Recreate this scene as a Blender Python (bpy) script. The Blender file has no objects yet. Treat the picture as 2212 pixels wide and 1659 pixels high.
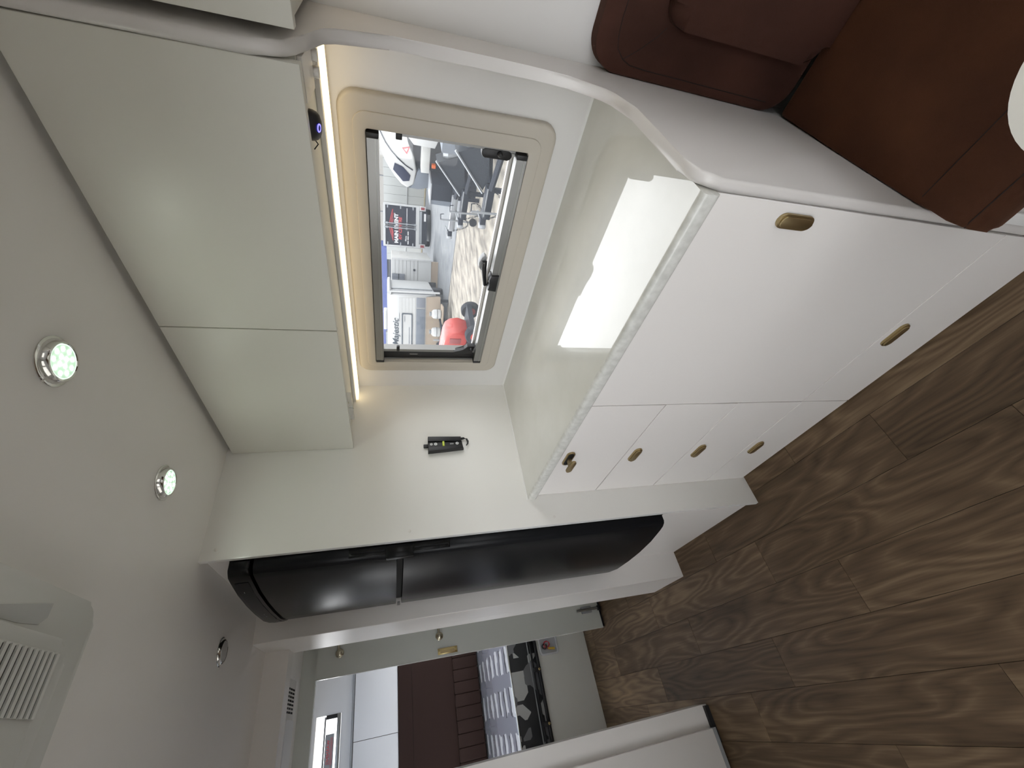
import bpy, bmesh, math, random
from mathutils import Vector, Matrix

random.seed(7)
sc = bpy.context.scene
COL = sc.collection

# ------------------------------------------------------------------ camera, world, sun, exposure
cam_d = bpy.data.cameras.new('camera')
cam = bpy.data.objects.new('camera', cam_d)
COL.objects.link(cam)
cam_d.sensor_fit = 'HORIZONTAL'
cam_d.sensor_width = 36.0
cam_d.lens = 36.0 * 900.5 / 2212.0
cam_d.clip_start = 0.01
cam_d.clip_end = 300
YAW, PITCH, ROLL = math.radians(38.819), math.radians(16.134), math.radians(-0.363)
_f = Vector((math.sin(YAW) * math.cos(PITCH), math.cos(YAW) * math.cos(PITCH), -math.sin(PITCH)))
_r0 = Vector((math.cos(YAW), -math.sin(YAW), 0))
_u0 = _r0.cross(_f)
_r = _r0 * math.cos(ROLL) + _u0 * math.sin(ROLL)
_u = -_r0 * math.sin(ROLL) + _u0 * math.cos(ROLL)
_m = Matrix((-_u, _r, -_f)).transposed().to_4x4()      # the phone was held sideways: image right is down
_m.translation = Vector((0, 0, 1.45))
cam.matrix_world = _m
sc.camera = cam

SKY = 3.0
world = bpy.data.worlds.new('sky')
sc.world = world
world.use_nodes = True
_bg = world.node_tree.nodes['Background']
_bg.inputs[0].default_value = (1.0, 0.972, 0.945, 1)
_bg.inputs[1].default_value = SKY

sun_d = bpy.data.lights.new('sun', 'SUN')
sun_d.energy = 1.6
sun_d.angle = math.radians(2)
sun_d.color = (1.0, 0.95, 0.86)
sun = bpy.data.objects.new('sun', sun_d)
COL.objects.link(sun)
sun.rotation_euler = Vector((-0.03, -0.55, -0.83)).to_track_quat('-Z', 'Y').to_euler()

sc.view_settings.view_transform = 'Standard'
sc.view_settings.look = 'None'
sc.view_settings.gamma = 1.0
sc.view_settings.use_curve_mapping = False
sc.view_settings.exposure = 1.2
sc.cycles.max_bounces = 8
sc.cycles.diffuse_bounces = 6
sc.cycles.glossy_bounces = 4
sc.cycles.transmission_bounces = 4
sc.cycles.transparent_max_bounces = 10
sc.cycles.caustics_reflective = False
sc.cycles.caustics_refractive = False
sc.cycles.adaptive_threshold = 0.04
LED_POWER = 120.0        # ceiling lamp emitters
STRIP_POWER = 0.95        # warm strip under the wall cupboards

# ------------------------------------------------------------------ materials
def mat(name, col, rough=0.5, metal=0.0, coat=0.0, spec=None, emit=None, estr=0.0, coat_ior=None, coat_rough=0.03):
    m = bpy.data.materials.new(name)
    m.use_nodes = True
    b = m.node_tree.nodes['Principled BSDF']
    b.inputs['Base Color'].default_value = (*col, 1)
    b.inputs['Roughness'].default_value = rough
    b.inputs['Metallic'].default_value = metal
    b.inputs['Coat Weight'].default_value = coat
    b.inputs['Coat Roughness'].default_value = coat_rough
    if coat_ior: b.inputs['Coat IOR'].default_value = coat_ior
    if spec is not None: b.inputs['Specular IOR Level'].default_value = spec
    if emit:
        b.inputs['Emission Color'].default_value = (*emit, 1)
        b.inputs['Emission Strength'].default_value = estr
    return m

def nodes_of(m):
    nt = m.node_tree
    return nt, nt.nodes, nt.links, nt.nodes['Principled BSDF']

def speckle(m, c1, c2, scale, detail=4, lo=0.35, hi=0.65, stretch=(1, 1, 1), bump=0.0, bump_scale=None):
    """noise between two colours on object coordinates, optional fine relief"""
    nt, N, L, b = nodes_of(m)
    tc = N.new('ShaderNodeTexCoord'); mp = N.new('ShaderNodeMapping')
    mp.inputs['Scale'].default_value = stretch
    nz = N.new('ShaderNodeTexNoise'); nz.inputs['Scale'].default_value = scale; nz.inputs['Detail'].default_value = detail
    cr = N.new('ShaderNodeValToRGB')
    cr.color_ramp.elements[0].position = lo; cr.color_ramp.elements[1].position = hi
    cr.color_ramp.elements[0].color = (*c1, 1); cr.color_ramp.elements[1].color = (*c2, 1)
    L.new(tc.outputs['Object'], mp.inputs[0]); L.new(mp.outputs[0], nz.inputs['Vector'])
    L.new(nz.outputs['Fac'], cr.inputs[0]); L.new(cr.outputs[0], b.inputs['Base Color'])
    if bump:
        n2 = N.new('ShaderNodeTexNoise'); n2.inputs['Scale'].default_value = bump_scale or scale * 4
        n2.inputs['Detail'].default_value = 3
        L.new(mp.outputs[0], n2.inputs['Vector'])
        bp = N.new('ShaderNodeBump'); bp.inputs['Strength'].default_value = bump; bp.inputs['Distance'].default_value = 0.002
        L.new(n2.outputs['Fac'], bp.inputs['Height']); L.new(bp.outputs[0], b.inputs['Normal'])
    return m

M = {}
M['cabinet'] = mat('cabinet white satin', (0.76, 0.735, 0.715), 0.32)
M['overhead'] = mat('cupboard off white', (0.64, 0.63, 0.575), 0.42)
M['wall'] = mat('wall white laminate', (0.65, 0.64, 0.63), 0.30)
M['panel'] = mat('panel white laminate', (0.76, 0.75, 0.72), 0.35)
M['ceiling'] = mat('ceiling white', (0.83, 0.81, 0.79), 0.38)
M['partition'] = mat('moulded partition white', (0.63, 0.605, 0.59), 0.30)
M['edge'] = mat('glossy edge trim white', (0.74, 0.74, 0.73), 0.18)
M['surround'] = mat('window surround beige', (0.47, 0.435, 0.38), 0.42)
M['alu'] = mat('aluminium', (0.27, 0.27, 0.265), 0.38, 0.7)
M['chrome'] = mat('chrome', (0.78, 0.78, 0.76), 0.10, 1.0)
M['steel'] = mat('zinc steel', (0.38, 0.38, 0.36), 0.35, 0.9)
M['black'] = mat('black plastic', (0.008, 0.008, 0.010), 0.45)
M['black_soft'] = mat('black seal and shadow strip', (0.012, 0.012, 0.013), 0.7)
M['fridge'] = mat('fridge charcoal', (0.009, 0.0095, 0.011), 0.26, spec=0.11)
M['fridge_trim'] = mat('fridge trim black', (0.004, 0.0042, 0.005), 0.26, spec=0.2)
M['brass'] = mat('antique brass', (0.44, 0.345, 0.19), 0.42, 1.0)
M['brass_bright'] = mat('brass', (0.62, 0.50, 0.24), 0.22, 1.0)
M['nickel'] = mat('warm nickel', (0.55, 0.50, 0.38), 0.22, 1.0)
M['grey_seal'] = mat('grey seal', (0.30, 0.31, 0.32), 0.5)
M['dark_gap'] = mat('dark carcass', (0.16, 0.145, 0.13), 0.7)
M['white_plastic'] = mat('white plastic', (0.72, 0.70, 0.67), 0.3)
M['slot'] = mat('black slot', (0.01, 0.01, 0.01), 0.8)
M['ac'] = mat('air conditioner white', (0.66, 0.665, 0.64), 0.40)
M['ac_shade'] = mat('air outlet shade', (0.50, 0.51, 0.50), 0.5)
M['greendoor'] = mat('pale green grey laminate', (0.62, 0.64, 0.60), 0.30)
M['bedbase'] = mat('bed base white', (0.66, 0.65, 0.61), 0.45)
M['bedcab'] = mat('bedroom cupboard white', (0.76, 0.765, 0.78), 0.3)
M['tray'] = mat('grey plastic tub', (0.56, 0.56, 0.58), 0.35)
M['tray_in'] = mat('tub inside', (0.40, 0.40, 0.43), 0.5)
M['red'] = mat('red plastic', (0.45, 0.02, 0.03), 0.4)
M['yellow'] = mat('yellow plastic', (0.65, 0.42, 0.05), 0.4)
M['level'] = mat('level vial yellow green', (0.62, 0.74, 0.10), 0.2)
M['white_disc'] = mat('white button', (0.75, 0.77, 0.78), 0.35)
M['counter'] = mat('worktop cream gloss', (0.62, 0.615, 0.55), 0.35, 0, 1.0, coat_ior=1.62, coat_rough=0.012)
speckle(M['counter'], (0.585, 0.585, 0.535), (0.64, 0.64, 0.595), 9, 6, 0.3, 0.7)
M['counter_edge'] = mat('worktop edge', (0.60, 0.595, 0.56), 0.25)
speckle(M['counter_edge'], (0.55, 0.55, 0.52), (0.66, 0.66, 0.63), 60, 4)
M['rubber'] = mat('rubber', (0.02, 0.02, 0.022), 0.8)
M['table'] = mat('table white', (0.74, 0.73, 0.69), 0.25)
M['paper'] = mat('white label', (0.85, 0.85, 0.85), 0.5)
M['redprint'] = mat('red print', (0.60, 0.03, 0.05), 0.5)
M['blue_led'] = mat('blue ring', (0.05, 0.05, 0.4), 0.4, emit=(0.10, 0.09, 1.0), estr=2.2)
M['led'] = mat('led emitter', (0.9, 0.9, 0.9), 0.4, emit=(0.90, 1.0, 0.86), estr=LED_POWER)
M['lens'] = mat('lamp lens lit', (0.5, 0.6, 0.52), 0.2, emit=(0.55, 0.86, 0.62), estr=0.22)
M['lens_rim'] = mat('lamp lens rim lit', (0.6, 0.7, 0.6), 0.2, emit=(0.75, 1.0, 0.80), estr=0.5)
M['lens_off'] = mat('lamp lens unlit', (0.42, 0.41, 0.40), 0.25)
M['strip'] = mat('led strip diffuser', (0.9, 0.88, 0.8), 0.4, emit=(1.0, 0.78, 0.44), estr=STRIP_POWER)

for k in ('lens', 'lens_rim', 'blue_led'):
    M[k].cycles.emission_sampling = 'NONE'      # too faint to be worth sampling as lamps

# brown suede
M['suede'] = mat('brown suede', (0.05, 0.02, 0.011), 0.85)
speckle(M['suede'], (0.036, 0.0140, 0.0085), (0.072, 0.027, 0.0125), 5, 6, 0.3, 0.72, bump=0.35, bump_scale=700)
_b = M['suede'].node_tree.nodes['Principled BSDF']
_b.inputs['Sheen Weight'].default_value = 0.25; _b.inputs['Sheen Roughness'].default_value = 0.5
_b.inputs['Sheen Tint'].default_value = (0.5, 0.26, 0.17, 1); _b.inputs['Specular IOR Level'].default_value = 0.15
M['suede_back'] = mat('brown suede plum', (0.036, 0.016, 0.012), 0.85)
speckle(M['suede_back'], (0.036, 0.0155, 0.0115), (0.062, 0.0255, 0.018), 6, 6, 0.3, 0.72, bump=0.35, bump_scale=700)
_b = M['suede_back'].node_tree.nodes['Principled BSDF']
_b.inputs['Sheen Weight'].default_value = 0.10; _b.inputs['Sheen Roughness'].default_value = 0.5
_b.inputs['Sheen Tint'].default_value = (0.45, 0.27, 0.22, 1); _b.inputs['Specular IOR Level'].default_value = 0.15
M['suede_dark'] = mat('bedhead brown', (0.030, 0.017, 0.014), 0.85, spec=0.15)
M['piping'] = mat('seam dark', (0.014, 0.007, 0.005), 0.9)

# wood-look vinyl planks: grain runs along Y, cathedrals from warped wave rings
def wood():
    m = mat('vinyl plank', (0.1, 0.07, 0.05), 0.5)
    nt, N, L, b = nodes_of(m)
    b.inputs['Specular IOR Level'].default_value = 0.25
    tc = N.new('ShaderNodeTexCoord'); oi = N.new('ShaderNodeObjectInfo')
    mul = N.new('ShaderNodeMath'); mul.operation = 'MULTIPLY'; mul.inputs[1].default_value = 37.0
    L.new(oi.outputs['Random'], mul.inputs[0])
    comb = N.new('ShaderNodeCombineXYZ'); L.new(mul.outputs[0], comb.inputs[0]); L.new(mul.outputs[0], comb.inputs[1]); L.new(mul.outputs[0], comb.inputs[2])
    add = N.new('ShaderNodeVectorMath'); add.operation = 'ADD'
    L.new(tc.outputs['Object'], add.inputs[0]); L.new(comb.outputs[0], add.inputs[1])
    mp = N.new('ShaderNodeMapping'); mp.inputs['Scale'].default_value = (5.6, 0.95, 1)
    L.new(add.outputs[0], mp.inputs[0])
    warp = N.new('ShaderNodeTexNoise'); warp.inputs['Scale'].default_value = 1.25; warp.inputs['Detail'].default_value = 2.0; warp.inputs['Roughness'].default_value = 0.38
    L.new(mp.outputs[0], warp.inputs['Vector'])
    # rings = bands of the noise field
    mm = N.new('ShaderNodeMath'); mm.operation = 'MULTIPLY'; mm.inputs[1].default_value = 30.0
    L.new(warp.outputs['Fac'], mm.inputs[0])
    fr = N.new('ShaderNodeMath'); fr.operation = 'PINGPONG'; fr.inputs[1].default_value = 1.0
    L.new(mm.outputs[0], fr.inputs[0])
    # fine fibres
    mp2 = N.new('ShaderNodeMapping'); mp2.inputs['Scale'].default_value = (95, 4.0, 1)
    L.new(add.outputs[0], mp2.inputs[0])
    fib = N.new('ShaderNodeTexNoise'); fib.inputs['Scale'].default_value = 1.6; fib.inputs['Detail'].default_value = 5
    L.new(mp2.outputs[0], fib.inputs['Vector'])
    # broad tone
    mp3 = N.new('ShaderNodeMapping'); mp3.inputs['Scale'].default_value = (9, 1.3, 1)
    L.new(add.outputs[0], mp3.inputs[0])
    tone = N.new('ShaderNodeTexNoise'); tone.inputs['Scale'].default_value = 1.1; tone.inputs['Detail'].default_value = 2
    L.new(mp3.outputs[0], tone.inputs['Vector'])
    def mad(a, k, c):
        n = N.new('ShaderNodeMath'); n.operation = 'MULTIPLY_ADD'; L.new(a, n.inputs[0]); n.inputs[1].default_value = k
        if isinstance(c, float): n.inputs[2].default_value = c
        else: L.new(c, n.inputs[2])
        return n.outputs[0]
    s = mad(fr.outputs[0], 0.26, -0.20)
    s = mad(fib.outputs['Fac'], 0.42, s)
    s = mad(tone.outputs['Fac'], 0.60, s)
    s = mad(oi.outputs['Random'], 0.20, s)
    cr = N.new('ShaderNodeValToRGB')
    e = cr.color_ramp.elements
    e[0].position = 0.12; e[0].color = (0.042, 0.026, 0.014, 1)
    e[1].position = 0.92; e[1].color = (0.23, 0.160, 0.096, 1)
    x = cr.color_ramp.elements.new(0.5); x.color = (0.100, 0.065, 0.038, 1)
    L.new(s, cr.inputs[0]); L.new(cr.outputs[0], b.inputs['Base Color'])
    bp = N.new('ShaderNodeBump'); bp.inputs['Strength'].default_value = 0.12; bp.inputs['Distance'].default_value = 0.001
    L.new(fib.outputs['Fac'], bp.inputs['Height']); L.new(bp.outputs[0], b.inputs['Normal'])
    return m
M['wood'] = wood()
M['joint'] = mat('plank joint', (0.030, 0.020, 0.014), 0.7)

# patterned mattress ticking
def ticking(side):
    m = mat('mattress ticking side' if side else 'mattress ticking top', (0.3, 0.3, 0.33), 0.5 if side else 0.25, coat=0.0 if side else 0.5)
    nt, N, L, b = nodes_of(m)
    tc = N.new('ShaderNodeTexCoord')
    cr = N.new('ShaderNodeValToRGB'); cr.color_ramp.interpolation = 'CONSTANT'
    e = cr.color_ramp.elements
    if side:
        mp = N.new('ShaderNodeMapping'); mp.inputs['Scale'].default_value = (9, 1, 9)
        L.new(tc.outputs['Object'], mp.inputs[0])
        v = N.new('ShaderNodeTexVoronoi'); v.distance = 'MANHATTAN'; v.inputs['Scale'].default_value = 1.0
        v.inputs['Randomness'].default_value = 0.6
        L.new(mp.outputs[0], v.inputs['Vector'])
        hs = N.new('ShaderNodeSeparateColor'); L.new(v.outputs['Color'], hs.inputs[0])
        e[0].color = (0.02, 0.021, 0.024, 1); e[1].position = 0.35; e[1].color = (0.17, 0.17, 0.18, 1)
        x = cr.color_ramp.elements.new(0.62); x.color = (0.48, 0.48, 0.47, 1)
        L.new(hs.outputs[0], cr.inputs[0])
    else:
        nz = N.new('ShaderNodeTexNoise'); nz.inputs['Scale'].default_value = 9.0; nz.inputs['Detail'].default_value = 2
        L.new(tc.outputs['Object'], nz.inputs['Vector'])
        vs = N.new('ShaderNodeVectorMath'); vs.operation = 'MULTIPLY_ADD'
        vs.inputs[1].default_value = (0.10, 0.10, 0); L.new(nz.outputs['Color'], vs.inputs[0]); L.new(tc.outputs['Object'], vs.inputs[2])
        sp = N.new('ShaderNodeSeparateXYZ'); L.new(vs.outputs[0], sp.inputs[0])
        def saw(o, per):
            d = N.new('ShaderNodeMath'); d.operation = 'DIVIDE'; L.new(o, d.inputs[0]); d.inputs[1].default_value = per
            f = N.new('ShaderNodeMath'); f.operation = 'FRACT'; L.new(d.outputs[0], f.inputs[0]); return f.outputs[0]
        sx, sy = saw(sp.outputs[0], 0.265), saw(sp.outputs[1], 0.20)
        gx = N.new('ShaderNodeMath'); gx.operation = 'LESS_THAN'; L.new(sx, gx.inputs[0]); gx.inputs[1].default_value = 0.60
        # inside a dash column the depth saw picks light / dark / mid, between columns plain mid
        mu = N.new('ShaderNodeMath'); mu.operation = 'MULTIPLY'; L.new(gx.outputs[0], mu.inputs[0]); L.new(sy, mu.inputs[1])
        L.new(mu.outputs[0], cr.inputs[0])
        e[0].color = (0.25, 0.255, 0.30, 1); e[1].position = 0.28; e[1].color = (0.66, 0.67, 0.71, 1)
        x = cr.color_ramp.elements.new(0.70); x.color = (0.10, 0.105, 0.13, 1)
        x = cr.color_ramp.elements.new(0.88); x.color = (0.25, 0.255, 0.30, 1)
    L.new(cr.outputs[0], b.inputs['Base Color'])
    return m
M['tick_side'] = ticking(True)
M['tick_top'] = ticking(False)

def pane(name, tint=(0.93, 0.95, 0.97), haze=0.05):
    """thin acrylic sheet: straight-through transmission, fresnel reflection, faint scuffed haze"""
    m = bpy.data.materials.new(name); m.use_nodes = True
    nt = m.node_tree; N = nt.nodes; L = nt.links
    for n in list(N): N.remove(n)
    out = N.new('ShaderNodeOutputMaterial')
    tr = N.new('ShaderNodeBsdfTransparent'); tr.inputs[0].default_value = (*tint, 1)
    gl = N.new('ShaderNodeBsdfGlossy'); gl.inputs['Roughness'].default_value = 0.02
    lw = N.new('ShaderNodeLayerWeight'); lw.inputs[0].default_value = 0.5
    pw = N.new('ShaderNodeMath'); pw.operation = 'POWER'; pw.inputs[1].default_value = 5.0; L.new(lw.outputs['Facing'], pw.inputs[0])
    fr = N.new('ShaderNodeMath'); fr.operation = 'MULTIPLY_ADD'; fr.inputs[1].default_value = 0.96; fr.inputs[2].default_value = 0.04
    L.new(pw.outputs[0], fr.inputs[0])
    mx = N.new('ShaderNodeMixShader'); L.new(fr.outputs[0], mx.inputs[0]); L.new(tr.outputs[0], mx.inputs[1]); L.new(gl.outputs[0], mx.inputs[2])
    tl = N.new('ShaderNodeBsdfTranslucent'); tl.inputs[0].default_value = (0.8, 0.88, 1.0, 1)
    mx2 = N.new('ShaderNodeMixShader'); mx2.inputs[0].default_value = haze
    L.new(mx.outputs[0], mx2.inputs[1]); L.new(tl.outputs[0], mx2.inputs[2]); L.new(mx2.outputs[0], out.inputs[0])
    return m
M['pane'] = pane('acrylic pane')
M['pane_tint'] = pane('tinted acrylic pane', (0.80, 0.82, 0.84), 0.014)
M['film'] = pane('label film', (0.12, 0.12, 0.12), 0.10)
M['hatch'] = pane('frosted hatch pane', (0.30, 0.30, 0.30), 0.75)
M['clear'] = pane('clear plastic', (0.9, 0.9, 0.9), 0.25)

# ------------------------------------------------------------------ mesh helpers (all meshes are made in world coordinates)
def link(name, me, m, parent=None):
    o = bpy.data.objects.new(name, me)
    COL.objects.link(o)
    if m is not None: me.materials.append(m)
    if parent is not None:
        o.parent = parent
        o.matrix_parent_inverse = parent_inv(parent)
    return o

def parent_inv(p):
    w = Matrix.Identity(4)
    chain = []
    q = p
    while q: chain.append(q); q = q.parent
    for q in reversed(chain):
        w = w @ (q.matrix_parent_inverse if q.parent else Matrix.Identity(4)) @ Matrix.LocRotScale(q.location, q.rotation_euler, q.scale)
    return w.inverted()

def fin(name, bm, m, parent=None, smooth=False):
    bmesh.ops.recalc_face_normals(bm, faces=bm.faces)
    me = bpy.data.meshes.new(name)
    bm.to_mesh(me); bm.free()
    if smooth:
        for p in me.polygons: p.use_smooth = True
        me.set_sharp_from_angle(angle=math.radians(smooth if smooth > 1 else 35))
    return link(name, me, m, parent)

def add_box(bm, x0, x1, y0, y1, z0, z1, bevel=0.0, seg=2):
    r = bmesh.ops.create_cube(bm, size=1.0)
    vs = r['verts']
    for v in vs:
        v.co = Vector(((x0 + x1) / 2 + v.co.x * (x1 - x0), (y0 + y1) / 2 + v.co.y * (y1 - y0), (z0 + z1) / 2 + v.co.z * (z1 - z0)))
    if bevel > 0:
        es = list({e for v in vs for e in v.link_edges})
        bmesh.ops.bevel(bm, geom=es, offset=bevel, segments=seg, affect='EDGES', profile=0.5)

def box(name, x0, x1, y0, y1, z0, z1, m, parent=None, bevel=0.0, seg=2):
    bm = bmesh.new()
    add_box(bm, min(x0, x1), max(x0, x1), min(y0, y1), max(y0, y1), min(z0, z1), max(z0, z1), bevel, seg)
    return fin(name, bm, m, parent, smooth=40 if bevel else False)

AX = {'x': lambda a, b, t: Vector((t, a, b)), 'y': lambda a, b, t: Vector((a, t, b)), 'z': lambda a, b, t: Vector((a, b, t))}

def add_prism(bm, pts, ax, t0, t1, bevel=0.0, seg=2):
    f = AX[ax]
    v0 = [bm.verts.new(f(a, b, t0)) for a, b in pts]
    v1 = [bm.verts.new(f(a, b, t1)) for a, b in pts]
    n = len(pts)
    fa = bm.faces.new(v0); fb = bm.faces.new(v1[::-1])
    for i in range(n):
        bm.faces.new((v0[i], v1[i], v1[(i + 1) % n], v0[(i + 1) % n]))
    if bevel > 0:
        es = list(fa.edges) + list(fb.edges)
        bmesh.ops.bevel(bm, geom=es, offset=bevel, segments=seg, affect='EDGES', profile=0.5)

def prism(name, pts, ax, t0, t1, m, parent=None, bevel=0.0, smooth=35, seg=2):
    bm = bmesh.new()
    add_prism(bm, pts, ax, t0, t1, bevel, seg)
    return fin(name, bm, m, parent, smooth)

def rrect(a0, a1, b0, b1, r, n=6):
    pts = []
    for cx, cy, s in ((a1 - r, b1 - r, 0), (a0 + r, b1 - r, 1), (a0 + r, b0 + r, 2), (a1 - r, b0 + r, 3)):
        for k in range(n + 1):
            t = (s + k / n) * math.pi / 2
            pts.append((cx + r * math.cos(t), cy + r * math.sin(t)))
    return pts

def ring_prism(name, outer, inner, ax, t0, t1, m, parent=None, bevel=0.0):
    """frame: outer and inner outlines with equal point counts"""
    bm = bmesh.new(); f = AX[ax]; n = len(outer)
    o0 = [bm.verts.new(f(a, b, t0)) for a, b in outer]; o1 = [bm.verts.new(f(a, b, t1)) for a, b in outer]
    i0 = [bm.verts.new(f(a, b, t0)) for a, b in inner]; i1 = [bm.verts.new(f(a, b, t1)) for a, b in inner]
    top = []
    for k in range(n):
        j = (k + 1) % n
        bm.faces.new((o0[k], o0[j], i0[j], i0[k])); bm.faces.new((o1[k], i1[k], i1[j], o1[j]))
        bm.faces.new((o0[k], o1[k], o1[j], o0[j])); bm.faces.new((i0[k], i0[j], i1[j], i1[k]))
    if bevel:
        es = [e for e in bm.edges if (e.verts[0] in o0 and e.verts[1] in o0) or (e.verts[0] in i0 and e.verts[1] in i0)]
        bmesh.ops.bevel(bm, geom=es, offset=bevel, segments=3, affect='EDGES', profile=0.5)
    return fin(name, bm, m, parent, 40)

def add_lathe(bm, prof, c, axis, n=32, cap=True):
    """prof: list of (radius, height along axis from c)"""
    axis = Vector(axis).normalized()
    ref = Vector((0, 0, 1)) if abs(axis.z) < 0.9 else Vector((1, 0, 0))
    a = axis.cross(ref).normalized(); b = axis.cross(a)
    c = Vector(c); rings = []
    for r, h in prof:
        rings.append([bm.verts.new(c + axis * h + (a * math.cos(2 * math.pi * k / n) + b * math.sin(2 * math.pi * k / n)) * r) for k in range(n)])
    for q in range(len(rings) - 1):
        for k in range(n):
            bm.faces.new((rings[q][k], rings[q][(k + 1) % n], rings[q + 1][(k + 1) % n], rings[q + 1][k]))
    if cap:
        bm.faces.new(rings[0][::-1]); bm.faces.new(rings[-1])

def lathe(name, prof, c, axis, m, parent=None, n=32, cap=True, smooth=35):
    bm = bmesh.new(); add_lathe(bm, prof, c, axis, n, cap)
    return fin(name, bm, m, parent, smooth)

def add_tube(bm, pts, r, n=8, closed=False):
    pts = [Vector(p) for p in pts]; rings = []
    for i, p in enumerate(pts):
        if closed: d = pts[(i + 1) % len(pts)] - pts[i - 1]
        else: d = pts[min(i + 1, len(pts) - 1)] - pts[max(i - 1, 0)]
        d.normalize()
        ref = Vector((0, 0, 1)) if abs(d.z) < 0.9 else Vector((1, 0, 0))
        a = d.cross(ref).normalized(); b = d.cross(a)
        rr = r[i] if isinstance(r, (list, tuple)) else r
        rings.append([bm.verts.new(p + (a * math.cos(2 * math.pi * k / n) + b * math.sin(2 * math.pi * k / n)) * rr) for k in range(n)])
    m = len(rings)
    for i in range(m if closed else m - 1):
        A, B = rings[i], rings[(i + 1) % m]
        for k in range(n): bm.faces.new((A[k], A[(k + 1) % n], B[(k + 1) % n], B[k]))
    if not closed:
        bm.faces.new(rings[0][::-1]); bm.faces.new(rings[-1])

def tube(name, pts, r, m, parent=None, n=8, closed=False):
    bm = bmesh.new(); add_tube(bm, pts, r, n, closed)
    return fin(name, bm, m, parent, 50)

from mathutils.bvhtree import BVHTree
def drape(o, yz, lift=0.0002):
    """points of a seam laid on the room side of a cushion"""
    me = o.data
    tree = BVHTree.FromPolygons([v.co for v in me.vertices], [p.vertices for p in me.polygons])
    out = []
    for i in range(len(yz) - 1):
        for k in range(6):
            t = k / 6
            y, z = yz[i][0] + (yz[i + 1][0] - yz[i][0]) * t, yz[i][1] + (yz[i + 1][1] - yz[i][1]) * t
            h = tree.ray_cast(Vector((0.3, y, z)), Vector((1, 0, 0)))
            if h[0]: out.append((h[0].x - lift, y, z))
    return out

def tag(o, label, cat, group=None, kind=None):
    o['label'] = label
    if cat: o['category'] = cat
    if group: o['group'] = group
    if kind: o['kind'] = kind
    return o

def thing(name, loc, label, cat, group=None, kind=None):
    o = bpy.data.objects.new(name, None)
    o.empty_display_size = 0.05
    o.location = loc
    COL.objects.link(o)
    return tag(o, label, cat, group, kind)

def struct(o, label, cat=None):
    return tag(o, label, cat, kind='structure')

def text(name, s, size, origin, right, up, m, parent, depth=0.0, bold=0.0, shear=0.0, xscale=1.0):
    cu = bpy.data.curves.new(name, 'FONT')
    cu.body = s; cu.size = size; cu.extrude = depth; cu.offset = bold; cu.shear = shear; cu.resolution_u = 3
    tmp = bpy.data.objects.new(name, cu); COL.objects.link(tmp)
    dg = bpy.context.evaluated_depsgraph_get(); dg.update()
    me = bpy.data.meshes.new_from_object(tmp.evaluated_get(dg))
    bpy.data.objects.remove(tmp); bpy.data.curves.remove(cu)
    R_, U_ = Vector(right).normalized(), Vector(up).normalized()
    mt = Matrix((R_ * xscale, U_, R_.cross(U_))).transposed().to_4x4(); mt.translation = Vector(origin)
    me.transform(mt); me.materials.clear(); me.name = name
    return link(name, me, m, parent)

def walled(name, ax, t0, t1, a0, a1, b0, b1, holes, m):
    """slab normal to ax with rectangular holes (a0,a1,b0,b1), cut as a grid"""
    as_ = sorted({a0, a1, *[h[0] for h in holes], *[h[1] for h in holes]})
    bs = sorted({b0, b1, *[h[2] for h in holes], *[h[3] for h in holes]})
    bm = bmesh.new(); f = AX[ax]; V = {}
    def vv(a, b, t):
        k = (a, b, t)
        if k not in V: V[k] = bm.verts.new(f(a, b, t))
        return V[k]
    def solid(i, j):
        if i < 0 or j < 0 or i >= len(as_) - 1 or j >= len(bs) - 1: return False
        ca, cb = (as_[i] + as_[i + 1]) / 2, (bs[j] + bs[j + 1]) / 2
        return not any(h[0] < ca < h[1] and h[2] < cb < h[3] for h in holes)
    for i in range(len(as_) - 1):
        for j in range(len(bs) - 1):
            if not solid(i, j): continue
            A, B, C_, D = as_[i], as_[i + 1], bs[j], bs[j + 1]
            for t in (t0, t1):
                bm.faces.new((vv(A, C_, t), vv(B, C_, t), vv(B, D, t), vv(A, D, t)))
            for (di, dj, p, q) in ((-1, 0, (A, C_), (A, D)), (1, 0, (B, C_), (B, D)), (0, -1, (A, C_), (B, C_)), (0, 1, (A, D), (B, D))):
                if not solid(i + di, j + dj):
                    bm.faces.new((vv(*p, t0), vv(*q, t0), vv(*q, t1), vv(*p, t1)))
    return fin(name, bm, m)

# ------------------------------------------------------------------ the room
XL, XW, CE = -1.20, 1.104, 1.975
YN, YF = -1.90, 5.06

floor = struct(box('floor', XL - 0.04, XW + 0.036, YN - 0.04, YF + 0.04, -0.05, -0.0045, M['joint']), 'dark brown wood-look plank floor', 'floor')
ROW_END = {0: 1.130, 1: 1.771, 2: 1.498, 3: 1.197, 4: 1.66, 5: 1.924, 6: 1.375, 7: 1.10, 8: 1.58, 9: 1.82, 10: 1.31}
for k in range(11):
    x1 = 0.679 - 0.1625 * k
    x0 = x1 - 0.1625
    y = ROW_END[k] - 0.965 * 4
    while y < 3.62:
        a, b = max(y, YN), min(y + 0.965, 3.62)
        if b - a > 0.02:
            bm = bmesh.new()
            cx, cy = (x0 + x1) / 2, (a + b) / 2
            add_box(bm, x0 - cx + 0.0005, x1 - cx - 0.0005, a - cy + 0.0005, b - cy - 0.0005, -0.0045, 0.0, 0.0004, 1)
            o = fin('plank', bm, M['wood'])
            o.location = (cx, cy, 0); o.parent = floor
        y += 0.965

struct(box('ceiling', XL, XW, YN, 3.24, CE, CE + 0.04, M['ceiling']), 'plain white caravan ceiling with recessed lights', 'ceiling')
struct(walled('ceiling', 'z', 2.20, 2.24, XL, XW, 3.24, YF, [(-0.35, 0.35, 3.75, 4.45)], M['ceiling']), 'white ceiling over the bed beyond the doorway', 'ceiling')

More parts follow.
